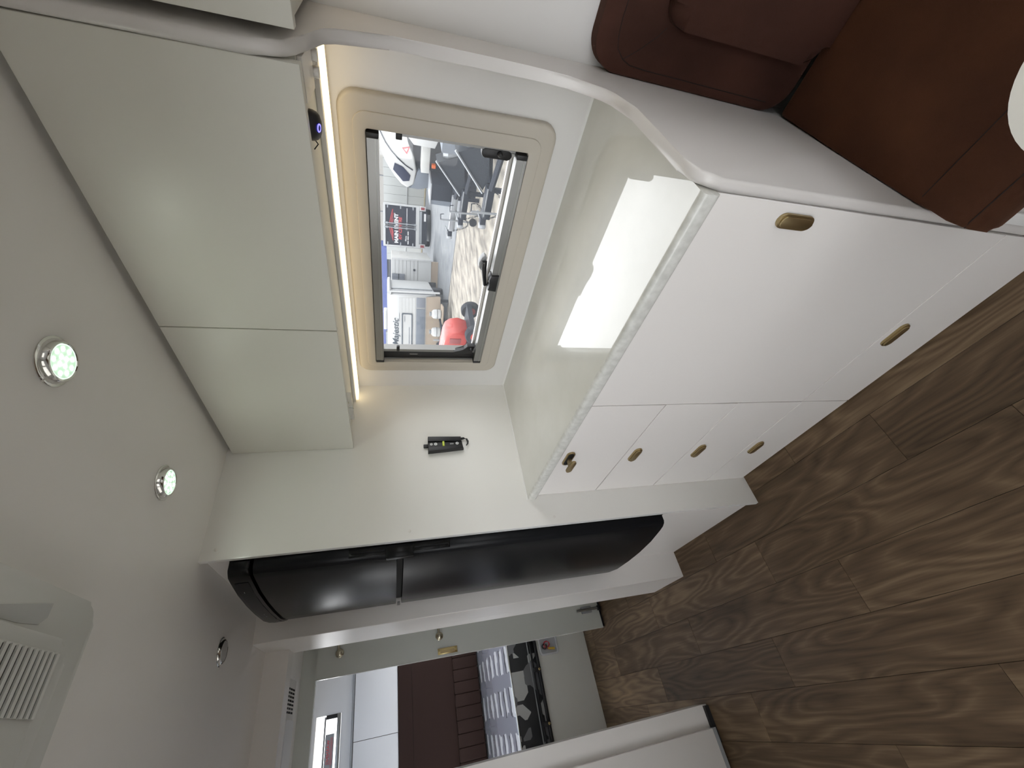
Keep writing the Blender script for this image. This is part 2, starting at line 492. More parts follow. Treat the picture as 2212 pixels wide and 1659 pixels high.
WY0, WY1, WZ0, WZ1 = 0.415, 1.213, 1.110, 1.505
struct(walled('wall_right', 'x', XW, XW + 0.034, YN, YF + 0.04, -0.05, 2.24,
              [(WY0, WY1, WZ0, WZ1), (3.55, 4.85, 0.90, 1.75), (-1.35, -0.25, 1.06, 1.56)], M['wall']), 'white side wall behind the kitchen worktop', 'wall')
struct(walled('wall_left', 'x', XL - 0.034, XL, YN, YF + 0.04, -0.05, 2.24,
              [(-1.45, -0.25, 0.95, 1.65), (3.55, 4.85, 0.90, 1.75), (-0.05, 1.55, 0.90, 1.70), (2.50, 3.10, 1.05, 1.75)], M['wall']), 'white side wall opposite the kitchen', 'wall')
struct(walled('wall_near', 'y', YN - 0.034, YN, XL, XW, -0.05, 2.24, [(-0.5, 0.5, 1.0, 1.6)], M['wall']), 'white end wall behind the viewpoint', 'wall')
# far wall above the bed, with the high window strip
struct(walled('wall_far', 'y', YF, YF + 0.034, XL, XW, -0.05, 2.24, [(-0.62, 0.236, 1.905, 2.115)], M['bedcab']), 'pale wall above the bedroom cupboards', 'wall')
# doorway to the passage, passage walls
struct(box('wall_fridge_side', 0.366, XW, 2.055, 2.38, 0, CE, M['cabinet'], bevel=0.002, seg=1), 'cream end wall between the fridge and the doorway', 'wall')
struct(walled('wall_doorway', 'y', 2.28, 2.38, XL, 0.366, 0, CE, [(-0.157, 0.3659, -0.01, 1.882)], M['cabinet']), 'cream wall left of the doorway with its door head', 'wall')
struct(walled('wall_passage', 'y', 3.20, 3.24, XL, XW, 0, 2.20, [(-0.62, 0.36, -0.01, 1.892)], M['greendoor']), 'pale green grey wall behind the sliding door', 'wall')
# tall panel between kitchen and fridge
p = thing('wall_panel', (0.788, 1.386, 0), 'tall white laminate panel between the worktop and the fridge', 'panel', kind='structure')
box('panel_board', 0.4745, XW, 1.378, 1.394, 0, CE, M['panel'], p)
box('edge_strip', 0.4725, 0.4745, 1.378, 1.394, 0, CE, M['edge'], p)
for x, z in ((0.503, 1.938), (0.501, 1.396), (0.50, 0.895)):
    lathe('screw_cap', [(0.0045, 0.0), (0.0045, 0.0012), (0.003, 0.002)], (x, 1.378, z), (0, -1, 0), M['white_plastic'], p, 14)
# fridge recess: boards above and below
struct(box('trim_1', 0.490, 0.506, 1.394, 2.055, 1.915, CE, M['cabinet']), 'narrow cream board above the black fridge', 'trim')
struct(box('trim_2', 0.490, 0.506, 1.394, 2.055, 0, 0.425, M['cabinet']), 'cream kick board below the black fridge', 'trim')
# moulded partition between kitchen and lounge
PO = [(1.104, 0), (0.585, 0), (0.585, 0.945), (0.588, 0.965), (0.597, 0.982), (0.613, 0.992), (0.64, 0.995), (0.85, 0.995), (0.89, 0.999), (0.920, 1.010),
      (0.942, 1.028), (0.957, 1.055), (0.970, 1.10), (0.980, 1.16), (0.985, 1.25), (0.985, 1.36), (0.980, 1.45), (0.970, 1.51), (0.957, 1.545), (0.938, 1.566),
      (0.912, 1.576), (0.88, 1.579), (0.848, 1.585), (0.828, 1.597), (0.818, 1.617), (0.814, 1.65), (0.814, 1.975), (1.104, 1.975)]
struct(prism('wall_partition', PO, 'y', 0.2145, 0.2365, M['partition'], bevel=0.0085, smooth=50, seg=4), 'curved white moulded partition between the kitchen and the brown lounge', 'partition')

# ------------------------------------------------------------------ kitchen window
w1 = thing('window_1', (XW, 0.81, WZ0), 'kitchen window with beige surround and aluminium blind rails', 'window', kind='structure')
ring_prism('surround', rrect(0.343, 1.268, 1.046, 1.563, 0.042), rrect(WY0 + .002, WY1 - .002, WZ0 + .002, WZ1 - .002, 0.006), 'x', 1.0875, XW, M['surround'], w1, bevel=0.008)
ring_prism('surround_step', rrect(0.380, 1.238, 1.080, 1.532, 0.030), rrect(WY0 + .001, WY1 - .001, WZ0 + .001, WZ1 - .001, 0.006), 'x', 1.0845, 1.0877, M['surround'], w1, bevel=0.002)
for nm, z0, z1 in (('blind_rail', 1.476, 1.502), ('screen_rail', 1.1135, 1.1405)):
    r = prism(nm, [(1.080, z0), (1.080, z1), (1.112, z1), (1.112, z0)], 'y', 0.433, 1.198, M['alu'], w1, bevel=0.001)
    box('rail_groove', 1.0792, 1.0802, 0.433, 1.198, (z0 + 0.0055 if z0 < 1.3 else z0 + 0.006), (z0 + 0.0075 if z0 < 1.3 else z0 + 0.0075), M['steel'], r)
    for y0, y1 in ((0.421, 0.433), (1.198, 1.210)):
        box('end_cap', 1.0795, 1.113, y0, y1, z0 - 0.001, z1 + 0.001, M['black'], r, bevel=0.002)
b = box('blind_cassette', 1.100, 1.126, 1.170, 1.204, 1.141, 1.476, M['black'], w1, bevel=0.003)
prism('blind_pull', rrect(1.180, 1.184, 1.354, 1.384, 0.0018), 'x', 1.0985, 1.1002, M['alu'], b)
box('side_channel', 1.100, 1.126, 1.158, 1.170, 1.141, 1.476, M['alu'], w1)
box('side_channel', 1.100, 1.126, 0.417, 0.427, 1.141, 1.430, M['alu'], w1)
box('side_channel', 1.100, 1.126, 1.204, 1.2125, 1.141, 1.476, M['alu'], w1)
ring_prism('sash_frame', rrect(0.405, 1.223, 1.100, 1.515, 0.02), rrect(0.428, 1.20, 1.148, 1.492, 0.012), 'x', 1.127, 1.139, M['white_plastic'], w1)
box('pane', 1.1395, 1.1425, 0.398, 1.230, 1.092, 1.523, M['pane_tint'], w1)
box('blind_stop', 1.094, 1.104, 0.420, 0.434, 1.422, 1.437, M['black'], w1, bevel=0.002)
box('blind_stop', 1.094, 1.104, 1.140, 1.164, 1.420, 1.431, M['black'], w1, bevel=0.002)
# stays at the bottom corners
s = prism('stay', rrect(0.424, 0.446, 1.150, 1.228, 0.009), 'x', 1.098, 1.116, M['black'], w1, bevel=0.003)
box('stay_arm', 1.104, 1.112, 0.430, 0.436, 1.140, 1.215, M['steel'], s)
lathe('stay_knob', [(0.007, 0), (0.007, 0.008), (0.004, 0.011)], (1.099, 0.432, 1.182), (-1, 0, 0), M['black'], s, 14)
s = prism('stay', [(1.128, 1.142), (1.170, 1.150), (1.174, 1.215), (1.160, 1.222), (1.150, 1.185), (1.130, 1.172)], 'x', 1.092, 1.112, M['black'], w1, bevel=0.003)
lathe('stay_knob', [(0.008, 0), (0.008, 0.008), (0.005, 0.011)], (1.092, 1.142, 1.158), (-1, 0, 0), M['black'], s, 14)
# latch with lever, catch on the lower rail
l = thing_latch = prism('latch', [(0.745, 1.166), (0.752, 1.173), (0.772, 1.180), (0.790, 1.178), (0.802, 1.168), (0.800, 1.160), (0.772, 1.156), (0.752, 1.157)], 'x', 1.116, 1.139, M['grey_seal'], w1, bevel=0.003)
tube('lever', [(1.113, 0.762, 1.164), (1.107, 0.785, 1.163), (1.106, 0.815, 1.158), (1.106, 0.848, 1.150)], [0.0085, 0.0085, 0.0065, 0.0065], M['black'], l, 12)
lathe('latch_pin', [(0.0028, 0), (0.0028, 0.003)], (1.1065, 0.765, 1.166), (-1, 0, 0), M['chrome'], l, 12)
prism('catch', [(0.788, 1.118), (0.790, 1.143), (0.806, 1.147), (0.822, 1.142), (0.846, 1.146), (0.850, 1.118)], 'x', 1.073, 1.104, M['black'], w1, bevel=0.002)

# unseen openings that let the daylight in
for nm, ax, t, a0, a1, b0, b1, lab in (
        ('fill_window_3', 'x', XL - 0.02, -1.45, -0.25, 0.95, 1.65, 'unseen side window opposite the lounge, added for daylight'),
        ('fill_window_4', 'x', XL - 0.02, -0.05, 1.55, 0.90, 1.70, 'unseen side window opposite the kitchen, added for daylight'),
        ('fill_window_9', 'x', XL - 0.02, 2.50, 3.10, 1.05, 1.75, 'small unseen passage window added for daylight'),
        ('fill_window_5', 'y', YN - 0.02, -0.5, 0.5, 1.0, 1.6, 'unseen front window behind the viewpoint, added for daylight'),
        ('window_6', 'x', XW + 0.015, 3.55, 4.85, 0.90, 1.75, 'bedroom side window beside the kitchen wall'),
        ('window_7', 'x', XL - 0.02, 3.55, 4.85, 0.90, 1.75, 'bedroom side window opposite the kitchen wall'),
        ('window_8', 'x', XW + 0.015, -1.35, -0.25, 1.06, 1.56, 'lounge window behind the brown seat')):
    w = thing(nm, {'x': (t, (a0 + a1) / 2, b0), 'y': ((a0 + a1) / 2, t, b0)}[ax], lab, 'window', kind='structure')
    e = 0.03
    ring_prism('frame', rrect(a0 + .001, a1 - .001, b0 + .001, b1 - .001, 0.02), rrect(a0 + e, a1 - e, b0 + e, b1 - e, 0.03), ax, t - 0.012, t + 0.012, M['surround'], w)
    prism('pane', rrect(a0 + e - .004, a1 - e + .004, b0 + e - .004, b1 - e + .004, 0.03), ax, t - 0.002, t + 0.002, M['pane'], w)

w = thing('fill_hatch', (0, 4.1, 2.2), 'unseen roof hatch over the bed, added for daylight', 'window', kind='structure')  # out of view, added to bring daylight into the bed end
ring_prism('frame', rrect(-0.35, 0.35, 3.75, 4.45, 0.02), rrect(-0.31, 0.31, 3.79, 4.41, 0.03), 'z', 2.195, 2.235, M['surround'], w)
prism('pane', rrect(-0.315, 0.315, 3.785, 4.415, 0.03), 'z', 2.215, 2.219, M['hatch'], w)

# ------------------------------------------------------------------ base units and worktop
def pill(name, parent, y, z, vertical=False, out=False):
    L_, H_ = 0.078, 0.027
    def oc(l, h):
        return rrect(y - h / 2, y + h / 2, z - l / 2, z + l / 2, h / 2 - .0001) if vertical else rrect(y - l / 2, y + l / 2, z - h / 2, z + h / 2, h / 2 - .0001)
    base = prism(name, oc(L_, H_), 'x', 0.5795, 0.5851, M['brass'], parent, bevel=0.0008)
    if out:
        prism('button_well', oc(L_ - 0.010, H_ - 0.008), 'x', 0.5785, 0.5797, M['slot'], base)
        box('button_post', 0.556, 0.580, y - 0.008, y + 0.008, z - 0.005, z + 0.005, M['brass'], base)
        prism('push_button', oc(L_ - 0.012, H_ - 0.009), 'x', 0.550, 0.557, M['brass'], base, bevel=0.0012)
    else:
        prism('push_button', oc(L_ - 0.008, H_ - 0.007), 'x', 0.5755, 0.5797, M['brass'], base, bevel=0.0012)
    return base

FX0, FX1 = 0.585, 0.602
u = thing('sink_cabinet', (0.84, 0.53, 0), 'wide white base cupboard with one big door above a low drawer', 'cabinet')
box('carcass', 0.604, 1.10, 0.2385, 0.8225, 0.0, 0.943, M['dark_gap'], u)
d = box('door', FX0, FX1, 0.2385, 0.8235, 0.2065, 0.942, M['cabinet'], u, bevel=0.0008, seg=1)
pill('door_handle', d, 0.268, 0.757, vertical=True)
d = box('drawer_front', FX0, FX1, 0.2385, 0.8235, 0.010, 0.2040, M['cabinet'], u, bevel=0.0008, seg=1)
pill('drawer_handle', d, 0.528, 0.172)
u = thing('drawer_cabinet', (0.84, 1.10, 0), 'narrow white four-drawer base unit beside the tall panel', 'cabinet')
box('carcass', 0.604, 1.10, 0.8245, 1.3775, 0.0, 0.943, M['dark_gap'], u)
for z0, z1, hz, out in ((0.7065, 0.942, 0.909, True), (0.4535, 0.7035, 0.668, False), (0.2040, 0.4505, 0.4145, False), (0.010, 0.2015, 0.162, False)):
    d = box('drawer_front', FX0, FX1, 0.8265, 1.3770, z0, z1, M['cabinet'], u, bevel=0.0008, seg=1)
    pill('drawer_handle', d, 1.106, hz, out=out)

w = thing('worktop', (0.84, 0.81, 0.945), 'cream glossy kitchen worktop mirroring the window', 'worktop')
box('top', 0.582, XW, 0.2370, 1.378, 0.945, 0.979, M['counter'], w)
prism('front_edge', [(0.582, 0.945), (0.576, 0.945), (0.5715, 0.948), (0.569, 0.954), (0.569, 0.970), (0.5715, 0.976), (0.576, 0.979), (0.582, 0.979)], 'y', 0.2370, 1.378, M['counter_edge'], w, smooth=60)
prism('upstand_seal', [(1.104, 0.979), (1.100, 0.979), (1.104, 0.984)], 'y', 0.2370, 1.378, M['edge'], w)
prism('side_seal', [(1.378, 0.979), (1.374, 0.979), (1.378, 0.983)], 'x', 0.572, 1.104, M['edge'], w)

# ------------------------------------------------------------------ wall cupboards
c = thing('overhead_cupboard', (0.97, 0.81, 1.58), 'greenish white overhead cupboard above the kitchen window', 'cupboard', 'overhead cupboards')
box('carcass', 0.852, XW - 0.0005, 0.2375, 1.378, 1.592, 1.9749, M['overhead'], c)
box('door', 0.818, 0.836, 0.2380, 0.7985, 1.5815, 1.958, M['overhead'], c, bevel=0.0008, seg=1)
box('door', 0.818, 0.836, 0.8015, 1.3765, 1.5815, 1.958, M['overhead'], c, bevel=0.0008, seg=1)
c = thing('overhead_cupboard', (0.97, -0.5, 1.58), 'overhead cupboard above the brown lounge, cut by the picture edge', 'cupboard', 'overhead cupboards')
box('carcass', 0.852, XW - 0.0005, -1.5, 0.198, 1.592, 1.9749, M['overhead'], c)
box('door', 0.818, 0.836, -0.60, 0.1965, 1.5815, 1.958, M['overhead'], c, bevel=0.0008, seg=1)
box('door', 0.818, 0.836, -1.4, -0.603, 1.5815, 1.958, M['overhead'], c, bevel=0.0008, seg=1)

# warm strip light at the back, its switch box and sensor
t = thing('led_strip_light', (1.05, 0.83, 1.577), 'warm glowing LED strip under the kitchen overhead cupboard', 'light')
prism('channel', [(1.022, 1.5915), (1.022, 1.582), (1.026, 1.580), (1.072, 1.580), (1.076, 1.582), (1.076, 1.5915)], 'y', 0.2385, 1.372, M['white_plastic'], t)
box('diffuser', 1.028, 1.070, 0.2395, 1.368, 1.572, 1.5805, M['strip'], t)
t = thing('led_strip_light', (1.05, -0.6, 1.577), 'LED strip under the lounge overhead cupboard', 'light')
box('channel', 1.022, 1.076, -1.4, 0.150, 1.580, 1.5915, M['white_plastic'], t)
box('diffuser', 1.028, 1.070, -1.4, 0.145, 1.572, 1.5805, M['strip'], t)
t = thing('switch_bracket', (0.95, 0.31, 1.575), 'white plastic bracket holding two screw lugs under the cupboard', 'bracket')
prism('cover', [(0.862, 1.5915), (0.862, 1.584), (0.940, 1.580), (0.955, 1.582), (0.955, 1.5915)], 'y', 0.240, 0.306, M['white_plastic'], t, bevel=0.001)
prism('clear_strip', [(0.956, 1.5915), (0.956, 1.584), (0.985, 1.581), (0.985, 1.5915)], 'y', 0.242, 0.302, M['clear'], t)
for y in (0.252, 0.278):
    prism('lug', rrect(0.952, 0.974, y, y + 0.018, 0.0085), 'z', 1.573, 1.5845, M['white_plastic'], t, bevel=0.001)
t = thing('touch_sensor', (0.885, 0.340, 1.56), 'small black dome sensor with a blue glowing ring', 'sensor')
bm = bmesh.new(); add_lathe(bm, [(0.026, 0), (0.0255, 0.006), (0.023, 0.012), (0.018, 0.0165), (0.010, 0.019), (0.002, 0.0195)], (0.906, 0.356, 1.5915), (0, 0, -1), 24)
fin('dome', bm, M['black'], t, 50)
tube('glow_ring', [(0.890 + 0.0062 * math.cos(a), 0.353 + 0.0062 * math.sin(a), 1.5745 - 0.25 * 0.0062 * math.cos(a)) for a in [k * math.pi / 10 for k in range(20)]], 0.0011, M['blue_led'], t, 6, closed=True)
tube('lead', [(0.906, 0.381, 1.587), (0.907, 0.389, 1.582), (0.906, 0.399, 1.590)], 0.0012, M['black'], t, 6)
t = thing('end_bracket', (0.90, 1.20, 1.575), 'small clear end bracket beside the tall panel under the cupboard', 'bracket')
box('plate', 0.842, 0.848, 1.090, 1.230, 1.570, 1.5915, M['clear'], t)
lathe('screw', [(0.004, 0), (0.004, 0.004), (0.0025, 0.006)], (0.875, 1.18, 1.5915), (0, 0, -1), M['brass_bright'], t, 12)
tube('hook', [(0.868, 1.198, 1.591), (0.868, 1.200, 1.577), (0.872, 1.210, 1.573)], 0.0018, M['steel'], t, 6)

# ------------------------------------------------------------------ black tool hanging on the tall panel
t = thing('hanging_tool', (0.81, 1.378, 1.17), 'black pocket tool with yellow level vial and hook on the tall panel', 'tool')
YB = 1.3775
bd = prism('body', [(0.7775, 1.322), (0.843, 1.320), (0.838, 1.196), (0.787, 1.190)], 'y', YB - 0.014, YB, M['black'], t, bevel=0.003)
prism('side_rib', [(0.822, 1.321), (0.843, 1.320), (0.838, 1.197), (0.820, 1.198)], 'y', YB - 0.020, YB - 0.0135, M['black'], bd, bevel=0.002)
prism('side_rib', [(0.7775, 1.322), (0.797, 1.321), (0.802, 1.196), (0.787, 1.191)], 'y', YB - 0.020, YB - 0.0135, M['black'], bd, bevel=0.002)
box('top_tab', 0.802, 0.816, YB - 0.010, YB - 0.002, 1.320, 1.337, M['black'], t, bevel=0.002)
for z, r in ((1.309, 0.0048), (1.293, 0.0058), (1.213, 0.0058)):
    q = lathe('button', [(r, 0), (r, 0.002), (r * 0.7, 0.003)], (0.811, YB - 0.0138, z), (0, -1, 0), M['white_disc'], bd, 16)
    lathe('button_centre', [(r * 0.4, 0), (r * 0.4, 0.0015)], (0.811, YB - 0.0166, z), (0, -1, 0), M['grey_seal'], q, 10)
tube('level_vial', [(0.801, YB - 0.0145, 1.264), (0.821, YB - 0.0145, 1.264)], 0.0042, M['level'], bd, 12)
box('name_mark', 0.808, 0.813, YB - 0.0145, YB - 0.0137, 1.226, 1.240, M['grey_seal'], bd)
tube('hook', [(0.834, YB - 0.008, 1.197), (0.836, YB - 0.008, 1.184), (0.832, YB - 0.008, 1.174), (0.822, YB - 0.008, 1.170), (0.812, YB - 0.008, 1.172), (0.804, YB - 0.008, 1.178)], [0.005, 0.0042, 0.0038, 0.0035, 0.003, 0.0018], M['black'], t, 10)

# ------------------------------------------------------------------ fridge
fr = thing('fridge', (0.6, 1.725, 0.43), 'tall charcoal two-door fridge with a bowed front', 'fridge')
box('housing', 0.480, 1.05, 1.3965, 2.0525, 0.428, 1.912, M['fridge_trim'], fr, bevel=0.003)
FY = [1.402, 1.408, 1.425, 1.452, 1.541, 1.65, 1.76, 1.885, 1.975, 2.020, 2.040, 2.047]
FXx = [0.452, 0.443, 0.4365, 0.431, 0.418, 0.4105, 0.408, 0.410, 0.4205, 0.4295, 0.4385, 0.450]
def slab(name, z0, z1, m, grow=0.0, bev=0.003):
    pts = [(x - grow, y) for x, y in zip(FXx, FY)] + [(0.4795, FY[-1]), (0.4795, FY[0])]
    return prism(name, pts, 'z', z0, z1, m, fr, bevel=bev, smooth=40)
fz = slab('freezer_door', 1.4375, 1.842, M['fridge'])
fd = slab('fridge_door', 0.447, 1.4155, M['fridge'])
slab('hinge_strip', 1.417, 1.436, M['slot'], -0.022, 0.0005)
cp = slab('control_panel', 1.850, 1.906, M['fridge_trim'], 0.003, 0.006)
# recessed display facing the room, following the bow
def strip_on(name, za, zb, ya, yb, m, parent, off):
    ys = [ya + (yb - ya) * k / 8 for k in range(9)]
    def fx(y):
        for i in range(len(FY) - 1):
            if FY[i] <= y <= FY[i + 1]:
                return FXx[i] + (FXx[i + 1] - FXx[i]) * (y - FY[i]) / (FY[i + 1] - FY[i])
        return FXx[-1]
    bm = bmesh.new()
    a = [bm.verts.new((fx(y) - off, y, za)) for y in ys]; b2 = [bm.verts.new((fx(y) - off, y, zb)) for y in ys]
    c2 = [bm.verts.new((fx(y) - off + 0.004, y, za)) for y in ys]; d2 = [bm.verts.new((fx(y) - off + 0.004, y, zb)) for y in ys]
    for k in range(8):
        bm.faces.new((a[k], a[k + 1], b2[k + 1], b2[k])); bm.faces.new((c2[k], d2[k], d2[k + 1], c2[k + 1]))
        bm.faces.new((a[k], c2[k], c2[k + 1], a[k + 1])); bm.faces.new((b2[k], b2[k + 1], d2[k + 1], d2[k]))
    bm.faces.new((a[0], b2[0], d2[0], c2[0])); bm.faces.new((a[8], c2[8], d2[8], b2[8]))
    return fin(name, bm, m, parent, 40)
dp = strip_on('display', 1.861, 1.897, 1.46, 2.01, M['fridge'], cp, 0.0045)
strip_on('display_mark', 1.878, 1.881, 1.80, 1.812, M['alu'], dp, 0.0052)
strip_on('display_mark', 1.883, 1.8845, 1.52, 1.528, M['grey_seal'], dp, 0.0052)
strip_on('display_mark', 1.878, 1.880, 1.765, 1.769, M['grey_seal'], dp, 0.0052)
# latch block and finger grips on the near edge
box('latch_block', 0.430, 0.474, 1.3985, 1.424, 1.385, 1.470, M['fridge_trim'], fr, bevel=0.004)
for d, z0, z1 in ((fz, 1.468, 1.580), (fd, 1.268, 1.388)):
    g = box('finger_grip', 0.444, 0.470, 1.3988, 1.406, z0, z1, M['fridge_trim'], d, bevel=0.002)
    box('grip_bar', 0.453, 0.457, 1.3968, 1.3990, z0 + 0.006, z1 - 0.006, M['fridge'], g)
box('hinge_pin', 0.424, 0.430, 1.985, 2.030, 1.421, 1.432, M['alu'], fr, bevel=0.001)

# ------------------------------------------------------------------ ceiling lamps
def lamp(x, y, on, label):
    k_ = 0.55 if on else 0.35
    t = thing('ceiling_light', (x, y, CE), label, 'light', 'round chrome ceiling lights')
    c = (x, y, CE)
    bz = lathe('bezel', [(r, h * k_) for r, h in ((0.0415, 0.0), (0.0415, 0.003), (0.0405, 0.0045), (0.0375, 0.0055), (0.0365, 0.012), (0.0350, 0.019), (0.0325, 0.0245), (0.0300, 0.0255), (0.0290, 0.0235))], c, (0, 0, -1), M['chrome'], t, 48, cap=False)
    if on:
        ln = lathe('lens', [(0.0001, 0.0225 * k_), (0.0292, 0.0225 * k_)], c, (0, 0, -1), M['lens'], t, 36, cap=False)
        lathe('lens_rim', [(0.0272, 0.0235 * k_), (0.0294, 0.0235 * k_)], c, (0, 0, -1), M['lens_rim'], ln, 36, cap=False)
        for n, r, ph in ((4, 0.0085, 0.4), (9, 0.0205, 0.0)):
            for k in range(n):
                a = ph + k * 2 * math.pi / n
                bm = bmesh.new()
                bm.faces.new([bm.verts.new((x + r * math.cos(a) + 0.0031 * math.cos(q * math.pi / 5), y + r * math.sin(a) + 0.0031 * math.sin(q * math.pi / 5), CE - 0.0225 * k_ - 0.0004)) for q in range(10)])
                fin('led', bm, M['led'], ln, 50)
    else:
        lathe('lens', [(0.0001, 0.0225 * k_), (0.0292, 0.0225 * k_)], c, (0, 0, -1), M['lens_off'], t, 36, cap=False)
    tube('switch_pin', [(x - 0.040, y - 0.004, CE - 0.006), (x - 0.0475, y - 0.006, CE - 0.006)], 0.0013, M['white_plastic'], t, 6)
    return t
lamp(0.568, 0.640, True, 'lit round ceiling lamp, the larger one nearer the picture edge')
lamp(0.566, 1.071, True, 'lit round ceiling lamp nearer the tall panel and fridge')
lamp(0.301, 1.724, False, 'unlit round ceiling lamp above the doorway beside the fridge')
lamp(-0.55, 0.640, True, 'unseen round ceiling lamp added for fill, far side of the aisle')  # this and the next two lamps are unseen, added to brighten the room
lamp(-0.55, -0.70, True, 'unseen round ceiling lamp added for fill, behind the viewpoint')
lamp(0.45, -0.85, True, 'unseen round ceiling lamp added for fill over the lounge table')

# ------------------------------------------------------------------ air conditioner
a = thing('air_conditioner', (-0.05, 0.5, CE), 'white ceiling air conditioner with a black slotted grille', 'air conditioner')
prism('body', rrect(-0.36, 0.262, 0.12, 0.930, 0.030), 'z', 1.934, CE - 0.0002, M['ac'], a, bevel=0.008, seg=3)
ip = prism('inner_panel', rrect(-0.30, 0.200, 0.17, 0.880, 0.03), 'z', 1.926, 1.942, M['ac'], a, bevel=0.007, seg=3)
prism('grille_plate', rrect(-0.26, 0.182, 0.28, 0.855, 0.01), 'z', 1.9235, 1.9265, M['ac'], ip, bevel=0.001)
prism('outlet', [(0.204, 0.45), (0.206, 0.760), (0.211, 0.800), (0.222, 0.812), (0.241, 0.812), (0.216, 0.700), (0.213, 0.45)], 'z', 1.9330, 1.9342, M['ac_shade'], a)  # flat plate, the shadow inside the recess painted as greyer colour
g = prism('grille', rrect(0.104, 0.178, 0.40, 0.853, 0.001), 'z', 1.9222, 1.9237, M['slot'], ip)
for k in range(38):
    y = 0.402 + k * 0.0119
    box('slat', 0.103, 0.179, y, y + 0.0062, 1.9195, 1.9228, M['ac'], g)

# ------------------------------------------------------------------ lounge: base, cushions, table
sb = thing('lounge_bench', (0.84, -0.4, 0), 'white seat base under the brown lounge cushion', 'seat base')
box('front_panel', 0.583, 0.600, -1.05, 0.2135, 0, 0.338, M['partition'], sb, bevel=0.002)
box('box', 0.602, 1.10, -1.05, 0.2130, 0, 0.336, M['partition'], sb)
box('corner_trim', 0.574, 0.583, 0.190, 0.2135, 0, 0.338, M['edge'], sb, bevel=0.003)

st = thing('seat_cushion', (0.78, -0.4, 0.34), 'chocolate brown suede lounge seat cushion', 'cushion', 'lounge cushions')
SP = [(1.006, 0.342), (0.556, 0.342), (0.536, 0.350), (0.520, 0.400), (0.513, 0.440), (0.514, 0.458), (0.521, 0.468), (0.545, 0.482), (0.575, 0.4935), (0.603, 0.4975), (0.65, 0.502), (0.80, 0.515), (1.006, 0.533)]
prism('cover', SP, 'y', -1.03, 0.2125, M['suede'], st, bevel=0.010, smooth=60, seg=3)
tube('seam', [(0.6025, -1.02, 0.4974), (0.6025, 0.198, 0.4974), (0.600, 0.2112, 0.492)], 0.0011, M['piping'], st, 6)
tube('seam', [(0.5205, -1.02, 0.4679), (0.5205, 0.200, 0.4679), (0.522, 0.2112, 0.462)], 0.0012, M['piping'], st, 6)
tube('side_seam', [(x, 0.2085, z) for x, z in ((1.00, 0.525), (0.80, 0.507), (0.61, 0.490), (0.55, 0.476), (0.525, 0.462))], 0.0014, M['piping'], st, 6)

bk = thing('back_cushion', (1.05, -0.4, 0.54), 'chocolate brown suede lounge back cushion with raised pad', 'cushion', 'lounge cushions')
def lean(o, z0=0.54, k=0.115):
    for v in o.data.vertices:
        v.co.x += (v.co.z - z0) * k
bm = bmesh.new(); add_prism(bm, rrect(-1.03, 0.2130, 0.534, 1.030, 0.062, 10), 'x', 1.016, 1.0995, 0.020, 4)
bc = o = fin('cover', bm, M['suede_back'], bk, 60)
for v in o.data.vertices:
    v.co.x = min(v.co.x + max(0, v.co.z - 0.54) * 0.105, 1.1025)
bm = bmesh.new(); add_prism(bm, rrect(-0.93, 0.112, 0.536, 0.905, 0.040, 8), 'x', 0.984, 1.03, 0.028, 5)
o = fin('raised_pad', bm, M['suede_back'], bk, 60); lean(o, 0.54, 0.105)
tube('seam', drape(bc, [(-0.9, 0.9873), (0.0945, 0.9873), (0.1214, 0.9874), (0.1512, 0.9837), (0.1701, 0.9767), (0.1851, 0.9591), (0.1925, 0.9400), (0.1945, 0.90), (0.1945, 0.70), (0.1945, 0.56)]), 0.0010, M['piping'], bk, 6)
tube('seam', drape(bc, [(0.1851, 0.9591), (0.1629, 0.9309), (0.1345, 0.9015), (0.113, 0.8860)]), 0.0009, M['piping'], bk, 6)

tb = thing('lounge_table', (0.2, -0.35, 0), 'white rounded table corner cut by the picture edge', 'table')
prism('table_top', rrect(-0.10, 0.500, -0.80, 0.070, 0.112, 14), 'z', 0.695, 0.720, M['table'], tb, bevel=0.006, seg=3)
lathe('pedestal', [(0.03, 0), (0.03, 0.66)], (0.2, -0.37, 0.03), (0, 0, 1), M['alu'], tb, 24)
lathe('foot', [(0.16, 0), (0.16, 0.008), (0.05, 0.03)], (0.2, -0.37, 0.0), (0, 0, 1), M['alu'], tb, 32)
lathe('top_plate', [(0.05, 0), (0.09, 0.006)], (0.2, -0.37, 0.689), (0, 0, 1), M['alu'], tb, 24)

# ------------------------------------------------------------------ doorway: doors, hooks, vent
d1 = thing('door_1', (0.6, 3.17, 0), 'pale green grey sliding door standing half open in the passage', 'door', kind='structure')
lf = box('leaf', 0.3255, 1.05, 3.166, 3.186, 0.012, 1.888, M['greendoor'], d1)
box('edge_strip', 0.3230, 0.3258, 3.165, 3.187, 0.012, 1.888, M['edge'], d1)
box('bottom_seal', 0.330, 1.05, 3.162, 3.184, 0.003, 0.013, M['black_soft'], d1)
h = box('flush_pull', 0.338, 0.373, 3.163, 3.1665, 1.052, 1.176, M['brass_bright'], d1, bevel=0.001)
box('pull_recess', 0.344, 0.367, 3.1622, 3.1635, 1.068, 1.160, M['brass'], h)
box('recess_lip', 0.3605, 0.3655, 3.1602, 3.1625, 1.072, 1.156, M['brass_bright'], h)
for z in (1.059, 1.169):
    lathe('screw', [(0.003, 0), (0.003, 0.001)], (0.3555, 3.1628, z), (0, -1, 0), M['brass'], h, 10)
lt = box('floor_bolt', 0.425, 0.468, 3.146, 3.1665, 0.075, 0.150, M['grey_seal'], d1, bevel=0.003)
tube('bolt_rod', [(0.447, 3.147, 0.02), (0.447, 3.147, 0.185)], 0.008, M['steel'], lt, 10)
